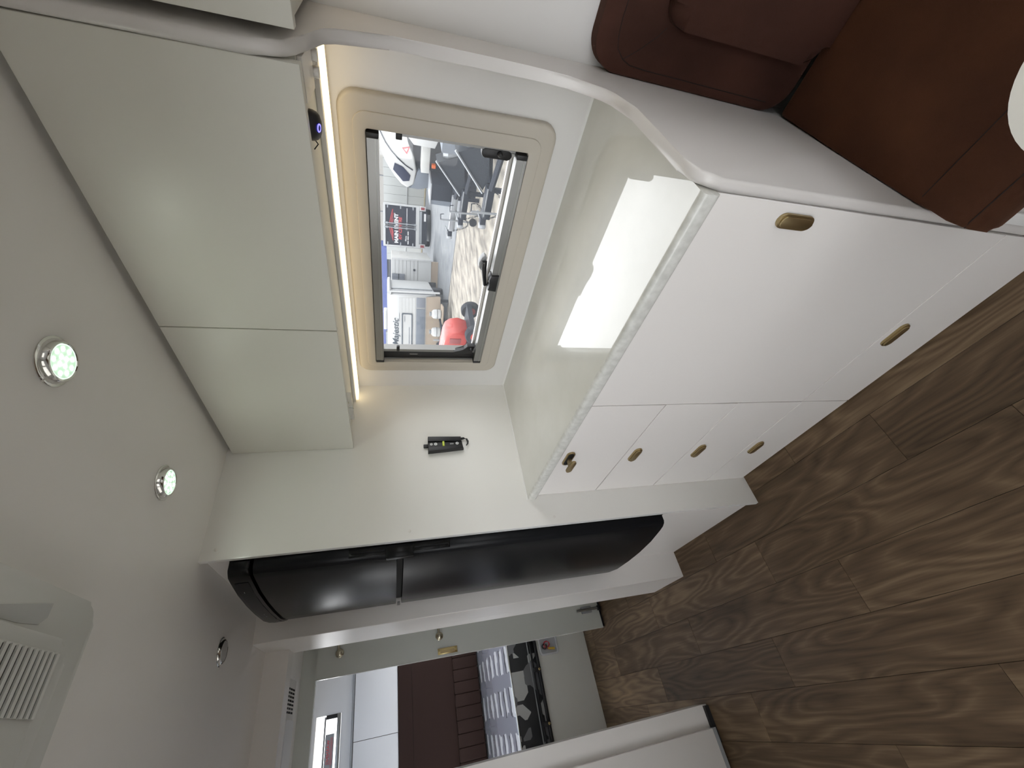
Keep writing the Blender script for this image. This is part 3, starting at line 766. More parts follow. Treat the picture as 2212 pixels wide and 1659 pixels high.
box('bolt_knob', 0.430, 0.462, 3.138, 3.152, 0.010, 0.030, M['black'], lt, bevel=0.002)
for z, lab in ((1.763, 'upper'), (1.161, 'lower')):
    k = lathe('robe_hook', [(0.024, 0), (0.024, 0.006), (0.020, 0.010), (0.009, 0.012), (0.009, 0.022), (0.015, 0.026), (0.016, 0.032), (0.010, 0.039), (0.003, 0.041)], (0.442, 3.166, z), (0, -1, 0), M['nickel'], d1, 24)
    tube('hook_peg', [(0.450, 3.136, z + 0.002), (0.515, 3.136, z + 0.010)], 0.0075, M['nickel'], k, 12)

d2 = thing('door_2', (-0.55, 2.26, 0), 'cream door beside the doorway with a grey bottom seal', 'door', kind='structure')
box('leaf', -0.95, -0.243, 2.250, 2.2785, 0.030, 1.90, M['cabinet'], d2, bevel=0.004)
box('bottom_seal', -0.95, -0.243, 2.252, 2.2785, 0.012, 0.031, M['grey_seal'], d2)
struct(box('foot_shadow', -0.30, -0.162, 2.262, 2.2798, 0.0005, 0.022, M['black_soft']), 'dark strip standing for the shadow at the foot of the doorway wall', 'trim')  # black strip laid where only the gap's shadow falls

v = thing('air_vent', (0.0, 2.93, CE), 'white ceiling vent with rows of black slots beyond the doorway', 'vent')
box('cover_plate', -0.45, 0.325, 2.80, 3.04, 1.968, 1.9748, M['white_plastic'], v, bevel=0.001)
for i in range(7):
    for j in range(3):
        x = 0.285 - i * 0.0165
        y = 2.832 + j * 0.064
        box('slot', x - 0.0085, x, y, y + 0.052, 1.9672, 1.9684, M['slot'], v)
box('duct_cover', -0.45, 0.150, 2.83, 3.02, 1.958, 1.969, M['bedcab'], v, bevel=0.002)

# ------------------------------------------------------------------ bed end of the caravan
bd = thing('box_bed', (0.0, 4.3, 0), 'cream box bed base with a black metal rail', 'bed base')
box('front_board', -1.19, XW - 0.005, 3.590, 3.608, 0.0005, 0.405, M['bedbase'], bd)
box('platform', -1.19, XW - 0.005, 3.610, 5.04, 0.385, 0.405, M['bedbase'], bd)
box('side_board', -1.19, -1.17, 3.610, 5.04, 0.0005, 0.384, M['bedbase'], bd)
box('side_board', XW - 0.025, XW - 0.005, 3.610, 5.04, 0.0005, 0.384, M['bedbase'], bd)
br = thing('bed_rail', (0, 3.58, 0.40), 'black metal rail with brass bolts along the bed base top', 'rail')
rl = box('rail', -1.15, XW - 0.04, 3.570, 3.589, 0.4055, 0.428, M['black'], br, bevel=0.003)
for x in (0.18, -0.135, -0.46):
    lathe('rail_bolt', [(0.009, 0), (0.009, 0.004), (0.006, 0.007)], (x, 3.570, 0.417), (0, -1, 0), M['brass_bright'], rl, 12)
for x in (0.18, -0.135, -0.46, 0.5):
    box('rail_strap', x - 0.014, x + 0.014, 3.566, 3.592, 0.4055, 0.456, M['black'], rl, bevel=0.002)
box('rail', -1.15, XW - 0.04, 3.596, 3.606, 0.444, 0.458, M['black'], br, bevel=0.002)
mt = thing('mattress', (0, 4.3, 0.41), 'grey and white patterned mattress in shiny clear wrap', 'mattress')
bm = bmesh.new(); add_box(bm, -1.15, XW - 0.03, 3.609, 4.95, 0.408, 0.636, 0.018, 3)
o = fin('cover', bm, M['tick_side'], mt, 50)
o.data.materials.append(M['tick_top'])
for pl in o.data.polygons:
    if pl.normal.z > 0.6: pl.material_index = 1
tube('edge_tape', [(-1.13, 3.609, 0.628), (XW - 0.05, 3.609, 0.628)], 0.006, M['chrome'], mt, 8)
tube('edge_tape', [(-1.13, 3.608, 0.470), (XW - 0.05, 3.608, 0.470)], 0.004, M['grey_seal'], mt, 8)
bh = thing('bedhead', (0, 5.0, 0.63), 'dark brown quilted bedhead above the mattress', 'bedhead')
box('upper_board', -1.15, XW - 0.03, 5.005, 5.058, 0.880, 1.408, M['suede_dark'], bh, bevel=0.008, seg=3)
x = XW - 0.035
while x > -1.1:
    box('quilted_panel', x - 0.098, x, 4.955, 5.056, 0.640, 0.882, M['suede_dark'], bh, bevel=0.010, seg=3)
    x -= 0.0985
tube('seam', [(-1.1, 5.0035, 1.28), (XW - 0.05, 5.0035, 1.28)], 0.002, M['piping'], bh, 6)
oc = thing('bedroom_cupboard', (0, 5.05, 1.41), 'white flat-fronted bedroom cupboard above the brown bedhead', 'cupboard')
box('carcass', -1.15, XW - 0.01, 5.038, 5.059, 1.412, 1.80, M['dark_gap'], oc)
for x0, x1 in ((0.006, 0.9), (-0.86, 0.002)):
    box('door', x0, x1, 5.020, 5.037, 1.412, 1.792, M['bedcab'], oc, bevel=0.001, seg=1)
box('top_rail', -1.15, XW - 0.01, 5.015, 5.0595, 1.797, 1.815, M['grey_seal'], oc)
w2 = thing('window_2', (-0.2, YF, 1.905), 'bright high window strip over the bedroom cupboards', 'window', kind='structure')
box('frame_bar', -0.61, 0.226, 5.048, 5.066, 2.030, 2.044, M['grey_seal'], w2)
box('frame_end', 0.205, 0.236, 5.045, 5.066, 1.915, 2.030, M['black'], w2, bevel=0.002)
box('lower_channel', -0.62, 0.236, 5.044, 5.066, 1.906, 1.938, M['alu'], w2, bevel=0.003)
box('pane', -0.62, 0.236, 5.074, 5.077, 1.906, 2.114, M['pane'], w2)
box('bead', -0.61, 0.19, 5.050, 5.058, 1.955, 1.959, M['grey_seal'], w2)
lb = thing('warning_label', (-0.05, 5.065, 1.965), 'white warning label with red lettering in the high window', 'label')
box('card', -0.30, 0.10, 5.062, 5.064, 1.960, 2.028, M['film'], lb)
text('lettering', 'WARNING', 0.034, (0.060, 5.0612, 1.990), (-1, 0, 0), (0, 0, 1), M['redprint'], lb, 0.0002, 0.0006).data.transform(Matrix.Identity(4))
for k in range(3):
    box('small_print', -0.11 - 0.02 * (k % 2), 0.075, 5.0608, 5.0616, 1.981 - k * 0.007, 1.9835 - k * 0.007, M['redprint'], lb)
tr = thing('storage_niche', (0.32, 3.58, 0.23), 'grey plastic storage pocket set into the bed base', 'storage pocket')
ring_prism('rim', rrect(0.255, 0.46, 0.235, 0.385, 0.02), rrect(0.268, 0.447, 0.248, 0.372, 0.014), 'y', 3.578, 3.5895, M['tray'], tr, bevel=0.003)
prism('back', rrect(0.266, 0.449, 0.246, 0.374, 0.014), 'y', 3.5865, 3.5897, M['tray_in'], tr)
sd = thing('screwdriver', (0.30, 3.57, 0.29), 'small tool with a yellow handle in the storage pocket', 'tool')
tube('handle', [(0.290, 3.576, 0.268), (0.297, 3.576, 0.318)], [0.009, 0.0075], M['yellow'], sd, 10)
tube('shaft', [(0.297, 3.576, 0.318), (0.306, 3.577, 0.352)], 0.003, M['red'], sd, 8)
cb = thing('coiled_cable', (0.33, 3.575, 0.33), 'coiled dark red and black cable in the storage pocket', 'cable')
tube('red_coil', [(0.325 + 0.018 * math.cos(q), 3.577 + 0.0015 * math.sin(3 * q), 0.325 + 0.022 * math.sin(q)) for q in [k * 0.45 for k in range(15)]], 0.0045, M['red'], cb, 6)
tube('black_coil', [(0.312 + 0.016 * math.cos(q), 3.574 + 0.001 * math.sin(2 * q), 0.345 + 0.017 * math.sin(q)) for q in [k * 0.5 for k in range(12)]], 0.005, M['black'], cb, 6)

# ------------------------------------------------------------------ the yard outside the kitchen window
GZ = -0.60
O = {}
O['sand'] = mat('pale compacted gravel', (0.144, 0.130, 0.108), 0.9)
speckle(O['sand'], (0.075, 0.066, 0.055), (0.195, 0.178, 0.150), 1.6, 12, 0.36, 0.60, stretch=(1, 2.6, 1), bump=0.5, bump_scale=10)
O['greyground'] = mat('grey ground', (0.094, 0.101, 0.108), 0.9)
speckle(O['greyground'], (0.076, 0.083, 0.094), (0.126, 0.133, 0.140), 3.0, 8, 0.35, 0.65, bump=0.4, bump_scale=18)
O['grass'] = mat('dry grass verge', (0.108, 0.090, 0.050), 0.95)
speckle(O['grass'], (0.072, 0.068, 0.040), (0.158, 0.126, 0.072), 6, 8)
O['white'] = mat('weathered white paint', (0.317, 0.324, 0.324), 0.4)
O['white2'] = mat('cream white cladding', (0.302, 0.306, 0.295), 0.45)
O['shed'] = mat('white shed sheet', (0.288, 0.299, 0.292), 0.5)
O['stone'] = mat('pale rendered wall', (0.259, 0.252, 0.238), 0.8)
O['blue'] = mat('blue fascia', (0.040, 0.061, 0.202), 0.4)
O['greysheet'] = mat('grey sheeting', (0.094, 0.104, 0.126), 0.5)
O['dark'] = mat('dark chassis', (0.016, 0.019, 0.026), 0.5, spec=0.08)
O['signblack'] = mat('sign black', (0.020, 0.022, 0.030), 0.4, spec=0.08)
O['signwhite'] = mat('sign white', (0.432, 0.432, 0.432), 0.5)
O['signred'] = mat('sign red', (0.324, 0.025, 0.029), 0.5)
O['galv'] = mat('galvanised steel', (0.216, 0.230, 0.245), 0.4, 0.5)
O['tan'] = mat('tan panel', (0.216, 0.173, 0.130), 0.7)
O['greyguard'] = mat('grey stone guard', (0.108, 0.122, 0.144), 0.6, spec=0.08)
O['script'] = mat('grey script', (0.061, 0.072, 0.086), 0.5, spec=0.08)
O['tyre'] = mat('tyre', (0.022, 0.024, 0.029), 0.85, spec=0.08)
O['mower'] = mat('mower red', (0.302, 0.025, 0.018), 0.35)
O['mowerdark'] = mat('mower red vent', (0.144, 0.014, 0.014), 0.5)
O['lamp'] = mat('tail lamp red', (0.158, 0.014, 0.022), 0.3)
O['orange'] = mat('orange reflector', (0.540, 0.122, 0.036), 0.4)
O['glassdark'] = mat('dark window', (0.018, 0.022, 0.043), 0.1, spec=0.08)
O['mud'] = mat('black mud flap', (0.029, 0.033, 0.039), 0.8, spec=0.08)

g = struct(box('ground', -40, 70, -45, 60, GZ - 0.2, GZ, O['sand']), 'pale gravel yard outside the kitchen window', 'ground')
struct(box('ground', 12.2, 26.0, -20, 45, GZ, GZ + 0.012, O['greyground']), 'grey ground strip across the yard', 'ground')  # thin slab, greyer than the ground around it

# box truck -------------------------------------------------------
t = truck = thing('box_truck', (20, 12, GZ), 'box truck with black sign-written rear doors across the yard', 'truck')
TX = 20.0
box('body', TX + 0.02, TX + 4.6, 10.99, 13.01, 0.05, 1.79, O['white'], t, bevel=0.02)
fr_ = ring_prism('door_frame', rrect(10.98, 13.02, 0.03, 1.80, 0.01), rrect(11.06, 12.94, 0.20, 1.69, 0.005), 'x', TX - 0.05, TX + 0.03, O['white'], t)
for y0, y1 in ((11.06, 11.985), (12.015, 12.94)):
    box('rear_door', TX - 0.02, TX + 0.02, y0, y1, 0.20, 1.69, O['signblack'], t)
for y in (11.90, 12.10):
    rd = tube('lock_rod', [(TX - 0.06, y, 0.16), (TX - 0.06, y, 1.74)], 0.026, O['galv'], t, 8)
    box('rod_handle', TX - 0.09, TX - 0.04, y - 0.06, y + 0.06, 0.62, 0.69, O['galv'], rd)
    for z in (0.25, 1.62):
        box('rod_clamp', TX - 0.08, TX - 0.03, y - 0.06, y + 0.06, z - 0.03, z + 0.03, O['galv'], rd)
for y in (11.10, 12.90):
    for z in (0.34, 0.95, 1.58):
        box('hinge', TX - 0.05, TX - 0.01, y - 0.10, y + 0.10, z - 0.03, z + 0.03, O['galv'], t, bevel=0.01)
RT, UP = (0, -1, 0), (0, 0, 1)
text('sign_name', 'MAIN EVENT', 0.245, (TX - 0.023, 12.84, 1.08), RT, UP, O['signwhite'], t, 0.001, 0.012, xscale=1.0)
text('sign_line', 'RV CENTRE', 0.205, (TX - 0.023, 12.66, 0.90), RT, UP, O['signred'], t, 0.001, 0.008, shear=0.18)
text('sign_small', 'Phone', 0.10, (TX - 0.023, 12.72, 0.66), RT, UP, O['signwhite'], t, 0.001, 0.004, shear=0.2)
for k, (y, w_) in enumerate(((12.86, 0.17), (12.65, 0.19), (12.42, 0.19))):
    box('sign_number', TX - 0.024, TX - 0.02, y - w_, y, 0.555, 0.605, O['signwhite'], t)
box('sign_rule', TX - 0.024, TX - 0.02, 11.14, 11.80, 0.63, 0.66, O['signwhite'], t)
for a_, b_ in (((12.72, 1.31), (12.06, 1.52)), ((12.55, 1.31), (12.06, 1.44)), ((12.40, 1.31), (12.12, 1.37)), ((11.24, 1.33), (11.92, 1.50)), ((11.42, 1.31), (11.94, 1.43)), ((11.70, 1.31), (11.95, 1.37))):
    dy, dz = b_[0] - a_[0], b_[1] - a_[1]
    n_ = math.hypot(dy, dz); py, pz = -dz / n_ * 0.016, dy / n_ * 0.016
    prism('sign_roofline', [(a_[0] + py, a_[1] + pz), (b_[0] + py, b_[1] + pz), (b_[0] - py, b_[1] - pz), (a_[0] - py, a_[1] - pz)], 'x', TX - 0.024, TX - 0.02, O['signred'], t)
for y0, y1 in ((10.98, 11.20), (12.80, 13.02)):
    lm = box('lamp_housing', TX - 0.06, TX + 0.05, y0, y1, -0.28, 0.02, O['white'], t, bevel=0.01)
    box('lamp_lens', TX - 0.07, TX - 0.055, y0 + 0.05, y1 - 0.05, -0.22, -0.04, O['lamp'], lm)
box('tail_lift', TX - 0.03, TX + 0.06, 11.22, 12.78, -0.10, 0.02, O['galv'], t)
box('bumper', TX - 0.02, TX + 0.10, 11.22, 12.78, -0.36, -0.12, O['dark'], t)
box('number_plate', TX - 0.035, TX - 0.02, 11.32, 11.68, -0.30, -0.20, O['signwhite'], t)
box('chassis', TX + 0.2, TX + 4.4, 11.3, 12.7, -0.30, 0.05, O['dark'], t)
for y in (11.2, 12.8):
    for x in (TX + 0.9, TX + 3.9):
        lathe('wheel', [(0.18, -0.13), (0.37, -0.13), (0.40, -0.09), (0.40, 0.09), (0.37, 0.13), (0.18, 0.13)], (x, y, GZ + 0.412), (0, 1, 0), O['tyre'], t, 24)

# sheds and walls behind -------------------------------------------
s = thing('white_shed', (25.5, 12, GZ), 'long low white panelled shed behind the box truck', 'shed')
for k in range(16):
    y = 9.6 + k * 0.52
    box('panel', 25.5, 25.6, y, y + 0.505, GZ + 0.02, 1.83 if y < 14.2 else 1.70, O['shed'], s)
box('rail', 25.44, 25.5, 9.6, 17.9, 0.45, 0.50, O['white'], s)
box('backing', 25.6, 26.6, 9.6, 17.9, GZ + 0.01, 1.65, O['shed'], s)
b_ = thing('pale_building', (34, 14, GZ), 'tall pale rendered wall rising behind the white shed', 'building')
box('wall', 34, 36, 8, 22.3, GZ + 0.01, 6.0, O['stone'], b_)
for y in (10.5, 13.2, 16.2, 19.2):
    box('joint', 33.97, 34.0, y, y + 0.06, GZ + 0.01, 6.0, O['greysheet'], b_)
b_ = thing('blue_trim_building', (27, 24, GZ), 'grey building with a long blue roof fascia at the left', 'building')
box('wall', 27.2, 27.7, 17.9, 42, GZ + 0.01, 1.74, O['greysheet'], b_)
box('fascia', 27.0, 27.7, 17.9, 42, 1.74, 2.30, O['blue'], b_)
box('gutter', 26.85, 27.0, 17.9, 42, 1.70, 1.86, O['blue'], b_)
struct(box('verge', 24.6, 25.4, 6, 40, GZ + 0.012, GZ + 0.05, O['grass']), 'dry grass verge in front of the shed', 'verge')

def planked(parent, X, y0, y1, z0, z1, n, m, th=0.04):
    h = (z1 - z0) / n
    for k in range(n):
        box('cladding_board', X - th, X, y0, y1, z0 + k * h + 0.006, z0 + (k + 1) * h - 0.006, m, parent)

c = cara = thing('white_caravan', (16, 11.15, GZ), 'white ribbed caravan parked beyond the box truck sign', 'caravan')
box('body', 16.04, 18.6, 11.15, 16.2, -0.28, 1.42, O['white2'], c, bevel=0.02)
planked(c, 16.04, 11.2, 16.2, 0.30, 1.42, 7, O['white'])
box('lower_panel', 16.0, 16.04, 11.2, 13.6, -0.28, 0.28, O['white'], c)
box('lower_panel', 16.0, 16.04, 13.62, 16.2, -0.28, 0.28, O['white'], c)
gw = box('window', 15.95, 16.01, 11.80, 13.6, 0.86, 1.40, O['greysheet'], c)
box('window_bar', 15.93, 15.96, 12.25, 12.31, 0.86, 1.40, O['dark'], gw)
box('window_bar', 15.93, 15.96, 11.80, 13.6, 1.10, 1.14, O['dark'], gw)
lathe('vent_cap', [(0.05, 0), (0.05, 0.03)], (15.995, 11.6, 0.45), (-1, 0, 0), O['dark'], c, 12)
box('corner_strip', 15.97, 16.05, 11.13, 11.2, -0.28, 1.42, O['white'], c)
for y in (12.2, 15.0):
    lathe('wheel', [(0.30, -0.1), (0.32, 0.1)], (16.2, y, GZ + 0.33), (0, 1, 0), O['tyre'], c, 20)
box('skirt', 16.02, 16.1, 11.2, 16.2, GZ + 0.013, -0.28, O['tan'], c)

# caravan with the script name ------------------------------------
c = maj = thing('script_name_caravan', (12, 9.86, GZ), 'old white caravan lettered Majestic with two gas bottles in front', 'caravan')
CX = 12.0
prism('body', [(CX, 0.25), (CX, 1.20), (CX + 0.05, 1.42), (CX + 0.22, 1.56), (CX + 3.9, 1.60), (CX + 3.9, -0.15), (CX + 0.3, -0.15)], 'y', 9.86, 12.75, O['white'], c, bevel=0.03, smooth=50)
planked(c, CX + 0.005, 9.95, 12.70, 0.60, 1.18, 5, O['white'], 0.012)
wn = ring_prism('window_frame', rrect(10.50, 11.90, 0.70, 1.08, 0.05), rrect(10.54, 11.86, 0.74, 1.04, 0.04), 'x', CX - 0.04, CX - 0.005, O['script'], c)
prism('window_shutter', rrect(10.535, 11.865, 0.735, 1.045, 0.04), 'x', CX - 0.025, CX - 0.004, O['white'], wn)
box('shutter_slot', CX - 0.03, CX - 0.024, 11.0, 11.72, 0.80, 0.825, O['greysheet'], wn)
box('shutter_slot', CX - 0.03, CX - 0.024, 10.60, 10.82, 0.96, 0.985, O['greysheet'], wn)
text('lettering', 'Majestic', 0.30, (CX - 0.012, 11.72, 1.19), RT, UP, O['script'], c, 0.002, 0.005, shear=0.35, xscale=1.02)
box('name_underline', CX - 0.014, CX - 0.008, 10.50, 10.80, 1.155, 1.168, O['script'], c)
box('stone_guard', CX - 0.03, CX + 0.0, 10.33, 12.30, 0.26, 0.57, O['greyguard'], c, bevel=0.01)
box('stone_guard', CX - 0.02, CX + 0.0, 9.93, 10.29, 0.26, 0.57, O['greysheet'], c, bevel=0.01)
box('lower_board', CX + 0.02, CX + 0.3, 9.90, 12.72, -0.28, 0.25, O['tan'], c)
for k in range(3):
    tube('side_rib', [(CX + 0.3 + k * 0.5, 9.84, -0.1), (CX + 0.3 + k * 0.5, 9.84, 1.5)], 0.03, O['galv'], c, 6)
tube('awning_roll', [(CX + 0.02, 9.80, 1.50), (CX + 3.7, 9.80, 1.52)], 0.07, O['white'], c, 10)
tube('awning_leg', [(CX + 0.05, 9.76, 1.45), (CX + 0.02, 9.74, -0.25)], 0.035, O['white'], c, 8)
box('roof_vent', CX + 0.3, CX + 0.9, 10.5, 11.2, 1.58, 1.70, O['white'], c, bevel=0.03)
box('roof_hatch', CX + 0.3, CX + 0.6, 11.3, 12.4, 1.57, 1.63, O['galv'], c)
for sgn in (-1, 1):
    tube('drawbar', [(CX + 0.3, 11.0 + sgn * 0.75, -0.22), (CX - 1.45, 11.0 + sgn * 0.06, -0.26)], 0.055, O['dark'], c, 6)
box('bottle_tray', CX - 0.9, CX - 0.35, 10.05, 11.45, -0.30, -0.25, O['tan'], c)
for y in (10.36, 11.00):
    bt = lathe('gas_bottle', [(0.10, 0), (0.155, 0.03), (0.165, 0.08), (0.165, 0.22), (0.15, 0.28), (0.10, 0.32), (0.09, 0.33)], (CX - 0.65, y, -0.25), (0, 0, 1), O['white'], c, 20)
    lathe('bottle_collar', [(0.07, 0.33), (0.08, 0.40), (0.03, 0.41)], (CX - 0.65, y, -0.25), (0, 0, 1), O['galv'], bt, 12)
    tube('bottle_band', [(CX - 0.65 + 0.17 * math.cos(q), y + 0.17 * math.sin(q), -0.10) for q in [k * math.pi / 8 for k in range(16)]], 0.008, O['dark'], bt, 6, closed=True)
tube('jockey_post', [(CX - 1.2, 11.15, -0.5), (CX - 1.2, 11.15, 0.05)], 0.03, O['galv'], c, 8)
for y in (10.0, 12.6):
    lathe('wheel', [(0.31, -0.1), (0.33, 0.1)], (CX + 2.2, y, GZ + 0.335), (0, 1, 0), O['tyre'], c, 20)
box('legs', CX + 0.25, CX + 0.35, 10.0, 10.1, GZ + 0.001, -0.2, O['dark'], c)

# red ride-on mower --------------------------------------------------
m_ = thing('ride_on_mower', (7.0, 6.9, GZ), 'red ride-on mower with chunky wheels on the gravel', 'mower')
prism('bonnet', [(6.68, -0.25), (6.60, -0.05), (6.64, 0.14), (6.74, 0.24), (6.90, 0.28), (7.6, 0.32), (7.6, -0.25)], 'x', 6.80, 7.35, O['mower'], m_, bevel=0.05, smooth=60, seg=3)
box('bonnet_vent', 6.785, 6.80, 6.78, 6.94, -0.10, 0.16, O['mowerdark'], m_, bevel=0.005)
box('chassis', 6.60, 7.5, 6.35, 7.9, -0.36, -0.25, O['dark'], m_)
box('deck', 6.7, 7.5, 7.0, 7.8, -0.52, -0.38, O['mower'], m_, bevel=0.03)
box('seat', 6.9, 7.25, 7.6, 8.0, -0.05, 0.12, O['dark'], m_, bevel=0.04)
box('seat_back', 6.9, 7.25, 7.95, 8.05, 0.1, 0.5, O['dark'], m_, bevel=0.03)
tube('steering_post', [(7.08, 7.35, 0.30), (7.08, 7.5, 0.52)], 0.02, O['dark'], m_, 8)
tube('steering_wheel', [(7.08 + 0.16 * math.cos(q), 7.5 + 0.12 * math.sin(q), 0.53 + 0.06 * math.sin(q)) for q in [k * math.pi / 8 for k in range(16)]], 0.014, O['dark'], m_, 6, closed=True)
box('foot_plate', 6.66, 6.80, 6.98, 7.25, -0.33, -0.28, O['dark'], m_, bevel=0.01)
for x, y, r in ((6.50, 6.34, 0.25), (7.60, 6.60, 0.22), (6.62, 7.75, 0.26), (7.54, 7.75, 0.26)):
    w_ = lathe('wheel', [(r * 0.55, -0.07), (r * 0.92, -0.075), (r, -0.05), (r, 0.05), (r * 0.92, 0.075), (r * 0.55, 0.07)], (x, y, GZ + r + 0.002), (1, 0, 0), O['tyre'], m_, 28)
    lathe('rim', [(r * 0.55, -0.076), (r * 0.45, -0.060), (r * 0.12, -0.066), (r * 0.12, 0.066), (r * 0.45, 0.060), (r * 0.55, 0.076)], (x, y, GZ + r + 0.002), (1, 0, 0), O['mower'], w_, 24)

# rounded white camper with its window and triangle -----------------
c = thing('white_camper', (12, 4.6, GZ), 'rounded white camper nose with a dark side window and red triangle', 'camper')
KX = 11.0
prism('shell', [(2.6, 1.72), (3.6, 1.72), (4.24, 1.70), (4.62, 1.66), (4.84, 1.58), (5.05, 1.46), (5.25, 1.33), (5.42, 1.17), (5.50, 1.02), (5.40, 0.86), (5.05, 0.80), (4.72, 0.87), (4.42, 1.02), (4.20, 1.13), (2.6, 1.20)], 'x', KX, KX + 3.6, O['white'], c, bevel=0.05, smooth=50, seg=3)
tube('body_line', [(KX - 0.012, y, z) for y, z in ((4.20, 1.68), (4.45, 1.55), (4.62, 1.42), (4.78, 1.26), (4.92, 1.08), (5.02, 0.90))], 0.014, O['dark'], c, 6)
w_ = prism('window', [(4.90, 1.34), (5.06, 1.38), (5.33, 1.13), (5.30, 0.98), (5.16, 0.95), (4.97, 1.14)], 'x', KX - 0.02, KX + 0.01, O['glassdark'], c, bevel=0.004)
prism('triangle', [(4.52, 1.17), (4.66, 1.05), (4.47, 0.98)], 'x', KX - 0.010, KX + 0.0, O['signred'], c)
prism('triangle_centre', [(4.54, 1.12), (4.60, 1.06), (4.51, 1.03)], 'x', KX - 0.013, KX - 0.009, O['signwhite'], c)
prism('skirt', [(5.40, 0.86), (5.50, 0.98), (5.52, 0.72), (5.44, 0.48), (5.10, 0.45), (5.00, 0.74), (5.08, 0.80)], 'x', KX + 0.02, KX + 3.5, O['greyguard'], c, bevel=0.02)
box('under_body', KX + 0.15, KX + 3.4, 2.6, 5.1, -0.10, 1.02, O['dark'], c)
prism('storage_box', [(3.60, 1.16), (4.02, 1.08), (4.20, 0.92), (4.22, 0.44), (4.02, 0.36), (3.60, 0.40)], 'x', KX - 0.55, KX + 0.1, O['white'], c, bevel=0.015)
box('side_plank', KX - 0.35, KX + 0.05, 4.24, 4.90, 0.52, 0.72, O['white2'], c, bevel=0.01)
box('reflector', KX - 0.40, KX - 0.30, 4.66, 4.74, 0.38, 0.47, O['orange'], c)
for x in (KX + 0.5, KX + 2.6):
    lathe('wheel', [(0.36, -0.12), (0.38, 0.12)], (x, 3.2, GZ + 0.385), (1, 0, 0), O['tyre'], c, 20)

t = thing('tool_box', (10.3, 5.0, 0.0), 'dark metal trailer tool box with an open grey lid face', 'tool box')
box('body', 9.95, 10.6, 4.80, 5.20, 0.00, 0.50, O['dark'], t, bevel=0.01)
prism('side_face', [(5.20, 0.50), (5.30, 0.54), (5.32, -0.02), (5.20, 0.00)], 'x', 9.95, 10.6, O['greyguard'], t)
box('lid_rim', 9.93, 10.62, 4.79, 5.31, 0.50, 0.53, O['galv'], t)
box('support', 10.1, 10.5, 4.85, 5.15, GZ + 0.001, 0.0, O['dark'], t)

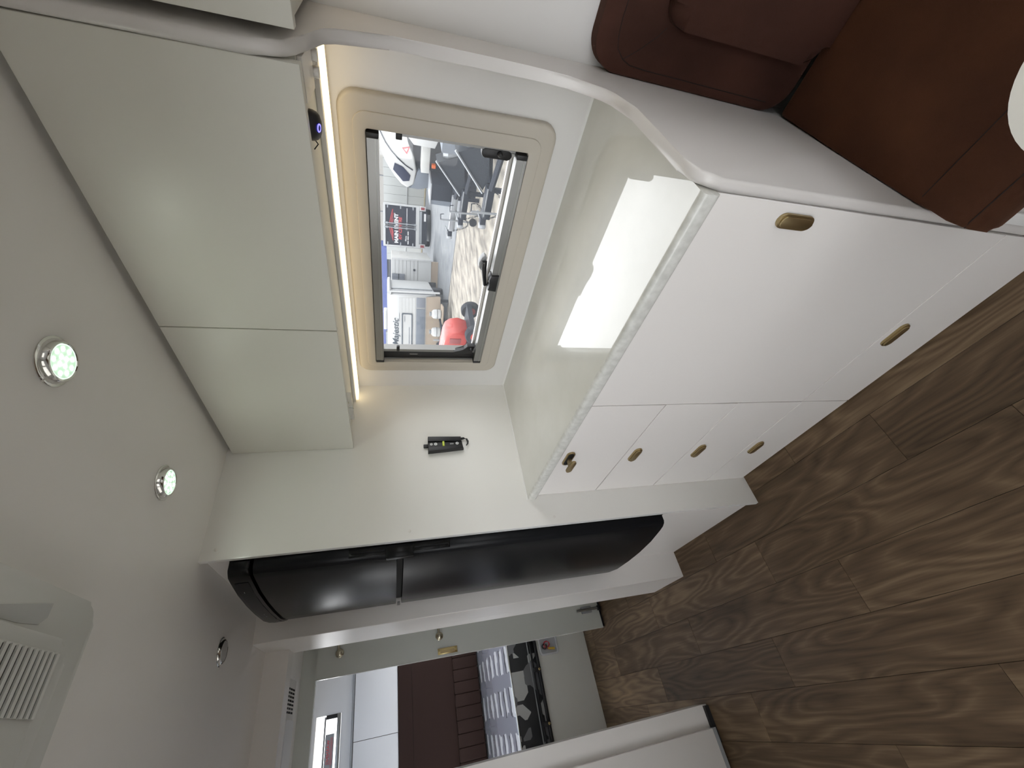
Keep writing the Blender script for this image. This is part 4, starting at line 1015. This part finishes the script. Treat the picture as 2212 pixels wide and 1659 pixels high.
# trailers nose to tail ----------------------------------------------
def trailer(X, y0, y1, z, wd, m, label, guard=True, chain=True, jockey=True):
    t = thing('trailer_drawbar', (X, (y0 + y1) / 2, GZ), label, 'trailer', 'trailer drawbars outside')
    box('beam', X - wd / 2, X + wd / 2, y0, y1, z - 0.07, z + 0.07, m, t, bevel=0.008)
    box('beam_cap', X - wd / 2 - 0.01, X - wd / 2 + 0.012, y0, y1 - 0.05, z + 0.045, z + 0.065, O['galv'], t)
    cpl = box('coupling', X - 0.06, X + 0.06, y1, y1 + 0.14, z - 0.02, z + 0.09, O['dark'], t, bevel=0.02)
    lathe('coupling_cup', [(0.06, -0.06), (0.07, 0.0), (0.05, 0.06)], (X, y1 + 0.17, z + 0.03), (0, 0, 1), O['galv'], cpl, 14)
    tube('coupling_lever', [(X, y1 + 0.02, z + 0.10), (X - 0.02, y1 - 0.12, z + 0.16)], 0.014, O['galv'], cpl, 6)
    tube('side_arm', [(X + 0.1, y0, z), (X + 0.9, y0 - 0.9, z)], 0.05, O['dark'], t, 6)
    tube('side_arm', [(X - 0.1, y0, z), (X - 0.5, y0 - 0.9, z)], 0.05, O['dark'], t, 6)
    box('stand', X - 0.035, X + 0.035, y0 + 0.02, y0 + 0.09, GZ + 0.0005, z - 0.06, O['dark'], t)
    if guard:
        prism('mud_guard', [(y0 - 0.42, z + 0.62), (y0 + 0.14, z + 0.10), (y0 - 0.05, z + 0.02), (y0 - 0.62, z + 0.10)], 'x', X + 0.12, X + 0.50, O['mud'], t)
        tube('guard_edge', [(X + 0.10, y0 - 0.46, z + 0.64), (X + 0.10, y0 + 0.18, z + 0.10)], 0.020, O['galv'], t, 6)
        lathe('bottle', [(0.09, 0), (0.13, 0.04), (0.13, 0.34), (0.07, 0.42)], (X + 0.3, y0 - 0.55, z + 0.07), (0, 0, 1), O['galv'], t, 16)
        box('rack_plate', X + 0.05, X + 0.55, y0 - 0.95, y0 - 0.65, z + 0.05, z + 0.55, O['greyguard'], t)
    if jockey:
        yj = (y0 + y1) / 2 + 0.12
        j = tube('jockey_post', [(X - wd / 2 - 0.06, yj, GZ + 0.12), (X - wd / 2 - 0.06, yj, z + 0.30)], 0.022, O['galv'], t, 8)
        lathe('jockey_wheel', [(0.03, -0.03), (0.09, -0.035), (0.09, 0.035), (0.03, 0.03)], (X - wd / 2 - 0.06, yj, GZ + 0.092), (1, 0, 0), O['tyre'], j, 18)
        tube('jockey_crank', [(X - wd / 2 - 0.06, yj, z + 0.30), (X - wd / 2 - 0.06, yj - 0.14, z + 0.31), (X - wd / 2 - 0.06, yj - 0.15, z + 0.24)], 0.011, O['dark'], j, 6)
    if chain:
        bm = bmesh.new(); n = 15
        for k in range(n):
            s_ = k / (n - 1)
            y = y1 - 0.05 - 0.50 * s_; zz = z - 0.06 - 0.30 * math.sin(math.pi * s_) * (1 if z > -0.2 else 0.75)
            xx = X - wd / 2 - 0.02 - 0.10 * math.sin(math.pi * s_)
            pts = []
            for q in range(8):
                a_ = q * math.pi / 4
                l, h_ = 0.026 * math.cos(a_), 0.016 * math.sin(a_)
                ty, tz = -0.50, -0.30 * math.pi * math.cos(math.pi * s_)
                nn = math.hypot(ty, tz); ty /= nn; tz /= nn
                pts.append((xx + (h_ if k % 2 else 0), y + ty * l - tz * (0 if k % 2 else h_), zz + tz * l + ty * (0 if k % 2 else h_)))
            add_tube(bm, pts, 0.006, 5, True)
        fin('safety_chain', bm, O['dark'], t, 50)
    return t
trailer(9.6, 4.85, 5.75, -0.02, 0.10, O['galv'], 'pale galvanised trailer drawbar with small jockey wheel, farthest of three', guard=False)
trailer(8.5, 4.15, 4.78, -0.06, 0.14, O['dark'], 'dark trailer drawbar with grey mud guard, middle of three')
trailer(7.0, 3.30, 3.86, -0.20, 0.20, O['dark'], 'wide dark trailer drawbar with hanging chain, nearest of three')

# parked at an angle to the kitchen wall
truck.rotation_euler.z = math.radians(30)
cara.rotation_euler.z = math.radians(27)
maj.rotation_euler.z = math.radians(30)
